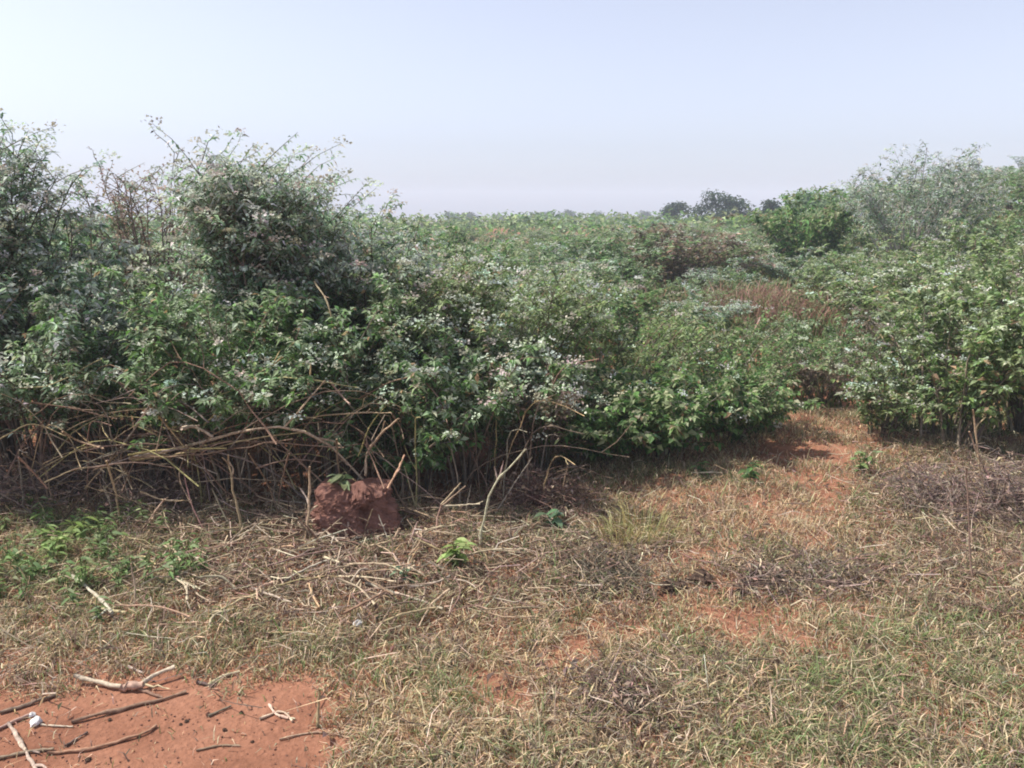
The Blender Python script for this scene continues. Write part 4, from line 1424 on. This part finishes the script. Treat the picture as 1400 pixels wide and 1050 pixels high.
# short stalks heaped against the foot of the mound
for q in range(26):
    px = 415 + 130 * SRNG.random()
    b = gp(px, 738 + 12 * SRNG.random(), 0.0)
    a = SRNG.random() * 2 * pi
    el = 0.1 + 0.9 * SRNG.random()
    L_ = 0.10 + 0.20 * SRNG.random()
    d = np.array([cos(a) * cos(el), 0.5 * sin(a) * cos(el) + 0.15, sin(el)])
    c = [TAN, BROWN, PALE, (0.30, 0.24, 0.19)][SRNG.integers(4)]
    r = 0.002 + 0.0025 * SRNG.random()
    stick([b, b + d * L_ * 0.5, b + d * L_], r, r * 0.7, c, CW[c] + ' short stalk heaped against the foot of the mound', 'stalks against the mound', name='broken_stalk', cat='stalk')
# random loose sticks
for q in range(90):
    px = 180 + 520 * SRNG.random()
    py = 712 + 150 * SRNG.random() ** 1.3
    c0 = gp(px, py, 0)
    L_ = 0.10 + 0.22 * SRNG.random()
    a = SRNG.random() * 2 * pi
    r = 0.0025 + 0.0035 * SRNG.random() ** 2
    col = [PALE, TAN, BROWN, TAN][SRNG.integers(4)]
    lift = r + 0.02 + 0.03 * SRNG.random()
    e = SRNG.normal() * 0.03
    p0 = c0 + np.array([-cos(a) * L_ / 2, -sin(a) * L_ / 2, 0])
    p1 = c0 + np.array([cos(a) * L_ / 2, sin(a) * L_ / 2, 0])
    p0[2] = float(height(p0[0], p0[1])) + lift
    p1[2] = float(height(p1[0], p1[1])) + lift + abs(e)
    md = (p0 + p1) / 2 + np.array([SRNG.normal() * 0.02, SRNG.normal() * 0.02, 0.01])
    lb = CW[col] + (' short' if L_ < 0.17 else ' long' if L_ > 0.25 else '') + ' dry stick lying in the litter ' + ('before the dark hollow' if px < 400 else 'around the foot of the mound' if px < 560 and py < 800 else 'near the yellow green seedling' if px > 560 else 'near the lone white stone')
    stick([p0, md, p1], r, r * 0.7, col, lb, G_LIT)

# ------------------------------------------------------------------ small plants
def small_plant(seed, name, base, H, nst, nleaf, L, wr, pal, label, cat='plant', spread=0.6, group=None):
    rng = np.random.default_rng(seed)
    root = empty(name, base)
    for i in range(nst):
        a = rng.random() * 2 * pi
        h = H * (0.7 + 0.3 * rng.random())
        tip = np.array([cos(a) * spread * h * rng.random(), sin(a) * spread * h * rng.random(), h])
        P = curve([(0, 0, -0.02), tip * np.array([0.35, 0.35, 0.5]), tip], 6)
        mb = MB()
        V, F = tubes(P[None], np.linspace(0.0035, 0.0015, 6)[None], 4)
        mb.add(V, F, (0.15, 0.19, 0.07))
        mb.build('stem', M_BARK, root, True)
        for k in range(nleaf):
            t = 0.25 + 0.75 * (k + 0.5) / nleaf
            q = P[int(round(t * 5))]
            az = k * 2.4 + rng.random()
            D = np.array([[cos(az), sin(az), 0.35 - 0.5 * rng.random()]])
            Nn = np.array([[0.3 * rng.normal(), 0.3 * rng.normal(), 1.0]])
            ll = np.array([L * (0.7 + 0.5 * rng.random())])
            # leaf as a real folded blade with a stalk end: two halves, five cross rows
            S = norm(np.cross(norm(D), Nn))[0]
            Dn = norm(D)[0]
            U = np.cross(S, Dn)
            rows = [(0.0, 0.03), (0.22, 0.75), (0.45, 1.0), (0.72, 0.65), (1.0, 0.02)]
            Vv = []
            for tt, w in rows:
                c = q + Dn * ll[0] * tt - np.array([0, 0, 1]) * ll[0] * 0.35 * tt * tt
                hw = ll[0] * wr * 0.5 * w
                Vv += [c + S * hw + U * hw * 0.3, c, c - S * hw + U * hw * 0.3]
            Ff = []
            for r_ in range(4):
                o_ = r_ * 3
                for s_ in (0, 1):
                    Ff += [(o_ + s_, o_ + s_ + 1, o_ + s_ + 4), (o_ + s_, o_ + s_ + 4, o_ + s_ + 3)]
            mb = MB()
            mb.add(np.array(Vv), np.array(Ff), pick(pal, 1, rng)[0])
            mb.build('leaf', M_LEAF, root, True)
    return tag(root, label, cat, group)


LIME = [(0.22, 0.29, 0.09), (0.29, 0.35, 0.14), (0.17, 0.24, 0.07)]
BLUEG = [(0.12, 0.20, 0.12), (0.17, 0.25, 0.16), (0.09, 0.16, 0.09)]
small_plant(701, 'seedling', gp(621, 778), 0.14, 9, 6, 0.065, 0.36, LIME, 'yellow green seedling with broad leaves right of the mound')
small_plant(702, 'seedling', gp(754, 724), 0.12, 4, 5, 0.085, 0.5, BLUEG, 'blue green seedling at the end of the thicket')
mt = at(466, 664, MB_BASE[1] + 0.06)
small_plant(703, 'seedling', (mt[0], MB_BASE[1] + 0.08, MB_BASE[2] + 0.24), 0.07, 5, 5, 0.075, 0.5, [(0.22, 0.27, 0.13), (0.17, 0.22, 0.10), (0.28, 0.32, 0.18)], 'small plant growing on top of the red earth mound')
small_plant(704, 'seedling', gp(555, 800), 0.08, 3, 5, 0.055, 0.4, BLUEG, 'small grey green plant in the litter left of the seedling')
small_plant(705, 'seedling', gp(1025, 660), 0.14, 6, 6, 0.06, 0.4, FRESH[:4], 'green plant in the grass beside the bare red path end')
small_plant(706, 'seedling', gp(1180, 650), 0.18, 6, 6, 0.06, 0.45, OLIVE[:4], 'light green plant at the right edge of the path')
small_plant(707, 'seedling', gp(960, 652), 0.10, 5, 6, 0.05, 0.4, FRESH[:4], 'low green plant at the left edge of the path')
WEED = 'weeds of the green patch before the thicket'
wr_ = np.random.default_rng(55)
for q in range(80):
    wx = 90 + wr_.normal() * 75
    wy = 765 + wr_.normal() * 36
    lime = abs(wx - 95) < 28 and abs(wy - 755) < 26
    small_plant(720 + q, 'weed', gp(wx, wy), 0.09 + 0.08 * wr_.random(), 3, 6, 0.045 + 0.015 * lime, 0.34,
                LIME if lime else [(0.14, 0.22, 0.07), (0.18, 0.27, 0.09), (0.11, 0.17, 0.06), (0.25, 0.31, 0.15)],
                'bright lime weed in the middle of the green patch' if lime else ('green weed on the litter side of the patch before the thicket' if wx > 150 else 'green weed at the thicket side of the patch' if wy < 745 else 'green weed on the grass side of the patch' if wy > 790 else 'green weed inside the patch before the thicket'), 'weed', 0.8, WEED)


def tuft(seed, base, n, H, R, pal, label, group=None, w=0.005):
    rng = np.random.default_rng(seed)
    a = rng.random(n) * 2 * pi
    r = R * np.sqrt(rng.random(n))
    P = np.stack([r * np.cos(a), r * np.sin(a), np.full(n, -0.01)], 1)
    D = np.stack([np.cos(a), np.sin(a), np.zeros(n)], 1)
    V, F = blades(P, D, H * (0.5 + 0.5 * rng.random(n)), w * (0.6 + 0.6 * rng.random(n)), 0.2 + 0.7 * rng.random(n))
    mb = MB()
    mb.add(V, F, np.repeat(pick(pal, n, rng), 5, 0))
    o = mb.build('grass_tuft', M_GRASS)
    o.location = base
    return tag(o, label, 'grass tuft', group)


YG = [(0.33, 0.29, 0.12), (0.42, 0.36, 0.18), (0.26, 0.25, 0.10)]
tuft(801, gp(880, 735), 170, 0.22, 0.16, YG, 'yellow green grass tuft at the left edge of the path')
tuft(802, gp(845, 748), 90, 0.20, 0.10, YG, 'smaller yellow green tuft next to the dark clods')
TG = 'grass tufts of the clearing'
tr = np.random.default_rng(66)
for q in range(70):
    x, y = 480 + 920 * tr.random(), 690 + 350 * tr.random()
    g = tr.random()
    if g < 0.45:
        pal, lb = [(0.16, 0.21, 0.08), (0.22, 0.26, 0.12), (0.28, 0.30, 0.16)], 'green grass tuft standing in the short grass of the clearing'
    elif g < 0.8:
        pal, lb = [(0.48, 0.38, 0.23), (0.56, 0.46, 0.30), (0.40, 0.31, 0.19)], 'straw coloured grass tuft standing in the short grass of the clearing'
    else:
        pal, lb = [(0.22, 0.16, 0.12), (0.28, 0.21, 0.16), (0.17, 0.12, 0.09)], 'brown dead grass tuft standing in the short grass of the clearing'
    lb = lb.replace('in the short grass of the clearing', 'beside the bare red patches of the path' if 800 < x < 1150 and y < 880 else 'near the heap of dead twigs' if x > 1150 and y < 850 else 'near the litter of sticks' if x < 800 and y < 880 else 'near the open red soil' if x < 700 else 'in the short foreground grass')
    tuft(810 + q, gp(x, y), 90, 0.07 + 0.05 * tr.random(), 0.06 + 0.04 * tr.random(), pal, lb, TG, 0.0035)

# dead twig heaps
def dead_bush(seed, px, py, H, R, label, n=70, col=((0.22, 0.16, 0.135), (0.30, 0.23, 0.19), (0.14, 0.10, 0.085))):
    rng = np.random.default_rng(seed)
    root = empty('dead_bush', gp(px, py))
    K = 6
    a = rng.random(n) * 2 * pi
    t = np.linspace(0, 1, K)[None, :]
    r = R * np.sqrt(rng.random(n))
    h = H * (0.3 + 0.7 * rng.random(n)) * (1 - 0.5 * (r / R) ** 2)
    P = np.stack([(0.5 * r * np.cos(a))[:, None] + (0.9 * r * np.cos(a + rng.normal(size=n)))[:, None] * t,
                  (0.5 * r * np.sin(a))[:, None] + (0.9 * r * np.sin(a + rng.normal(size=n)))[:, None] * t, h[:, None] * np.sin(t * 2.0) - 0.02], -1)
    P += rng.normal(size=P.shape) * 0.02 * t[..., None]
    V, F = tubes(P, (0.0028 + 0.002 * rng.random(n))[:, None] * (1 - 0.6 * t), 4)
    mb = MB()
    mb.add(V, F, np.repeat(pick(col, n, rng), K * 4, 0))
    tag(mb.build('stem', M_STICK, root, True), kind='stuff')
    m = 9
    k = rng.integers(1, K, (n, m))
    S = P[np.arange(n)[:, None], k].reshape(-1, 3)
    d = randdir(len(S), rng, -0.4, 0.7)
    ll = 0.05 + 0.13 * rng.random(len(S))
    tt = np.linspace(0, 1, 3)[None, :, None]
    Q = S[:, None] + d[:, None] * ll[:, None, None] * tt
    Q[:, 1] += rng.normal(size=(len(S), 3)) * 0.012
    V, F = tubes(Q, np.broadcast_to(np.array([0.0018, 0.0015, 0.001]), (len(S), 3)), 3)
    mb = MB()
    mb.add(V, F, np.repeat(pick(col, len(S), rng, jit=0.3), 9, 0))
    tag(mb.build('twig', M_STICK, root, True), kind='stuff')
    nl = len(S) // 2
    j = rng.integers(0, len(S), nl)
    D = randdir(nl, rng, -0.8, 0.2)
    Ls = 0.018 + 0.02 * rng.random(nl)
    V, F = leaves(Q[j, 2], D, norm(randdir(nl, rng)), Ls, Ls * 0.5, 0.5, 0.1)
    mb = MB()
    mb.add(V, F, np.repeat(pick([(0.27, 0.19, 0.15), (0.19, 0.135, 0.105), (0.34, 0.26, 0.19)], nl, rng), 5, 0))
    tag(mb.build('withered_leaf', M_DRYLEAF, root), kind='stuff')
    tag(root, label, 'dead bush', 'dead twiggy bushes')


dead_bush(901, 1370, 705, 0.34, 0.34, 'largest purplish brown heap of dead twigs below the right shrubs', 62)
dead_bush(902, 1270, 690, 0.24, 0.24, 'dark brown dead bush beside the heap of dead twigs', 42)
dead_bush(903, 1460, 690, 0.34, 0.34, 'dead bush at the outer end of the twig heap', 50)
dead_bush(904, 1110, 792, 0.10, 0.22, 'low dark dead plant across the path from the clods', 32)
dead_bush(905, 1030, 800, 0.08, 0.12, 'small dark dead plant next to the low one', 22)
dead_bush(906, 858, 960, 0.07, 0.20, 'grey brown dead weed in the foreground grass', 26)
dead_bush(908, 830, 790, 0.14, 0.22, 'brown dead bush left of the dark clods', 40, ((0.17, 0.14, 0.10), (0.24, 0.20, 0.14), (0.13, 0.11, 0.08)))
dead_bush(909, 745, 690, 0.20, 0.20, 'reddish dead bush at the foot of the brownish shrub', 60, ((0.20, 0.12, 0.09), (0.15, 0.09, 0.07), (0.26, 0.17, 0.13)))
dead_bush(910, 60, 680, 0.30, 0.34, 'brown dead bush behind the weed patch', 80)
dead_bush(911, 210, 690, 0.22, 0.26, 'dead brown bush in the dark hollow', 60)

# ------------------------------------------------------------------ haze
def haze():
    x0, x1, y0, y1, z0, z1 = -610, 610, -110, 610, -12, 14
    V = [(x, y, z) for z in (z0, z1) for y in (y0, y1) for x in (x0, x1)]
    me = bpy.data.meshes.new('haze')
    me.from_pydata(V, [], [(0, 2, 3, 1), (4, 5, 7, 6), (0, 1, 5, 4), (2, 6, 7, 3), (0, 4, 6, 2), (1, 3, 7, 5)])
    m, nt, out = new_mat('haze_air')
    pv = nt.nodes.new('ShaderNodeVolumePrincipled')
    pv.inputs['Color'].default_value = (0.76, 0.87, 1.0, 1)
    pv.inputs['Density'].default_value = 0.0022
    pv.inputs['Anisotropy'].default_value = 0.0
    nt.links.new(pv.outputs['Volume'], out.inputs['Volume'])
    me.materials.append(m)
    o = bpy.data.objects.new('haze', me)
    C.objects.link(o)
    tag(o, 'thin bluish haze hanging over the land', 'haze', kind='stuff')


haze()
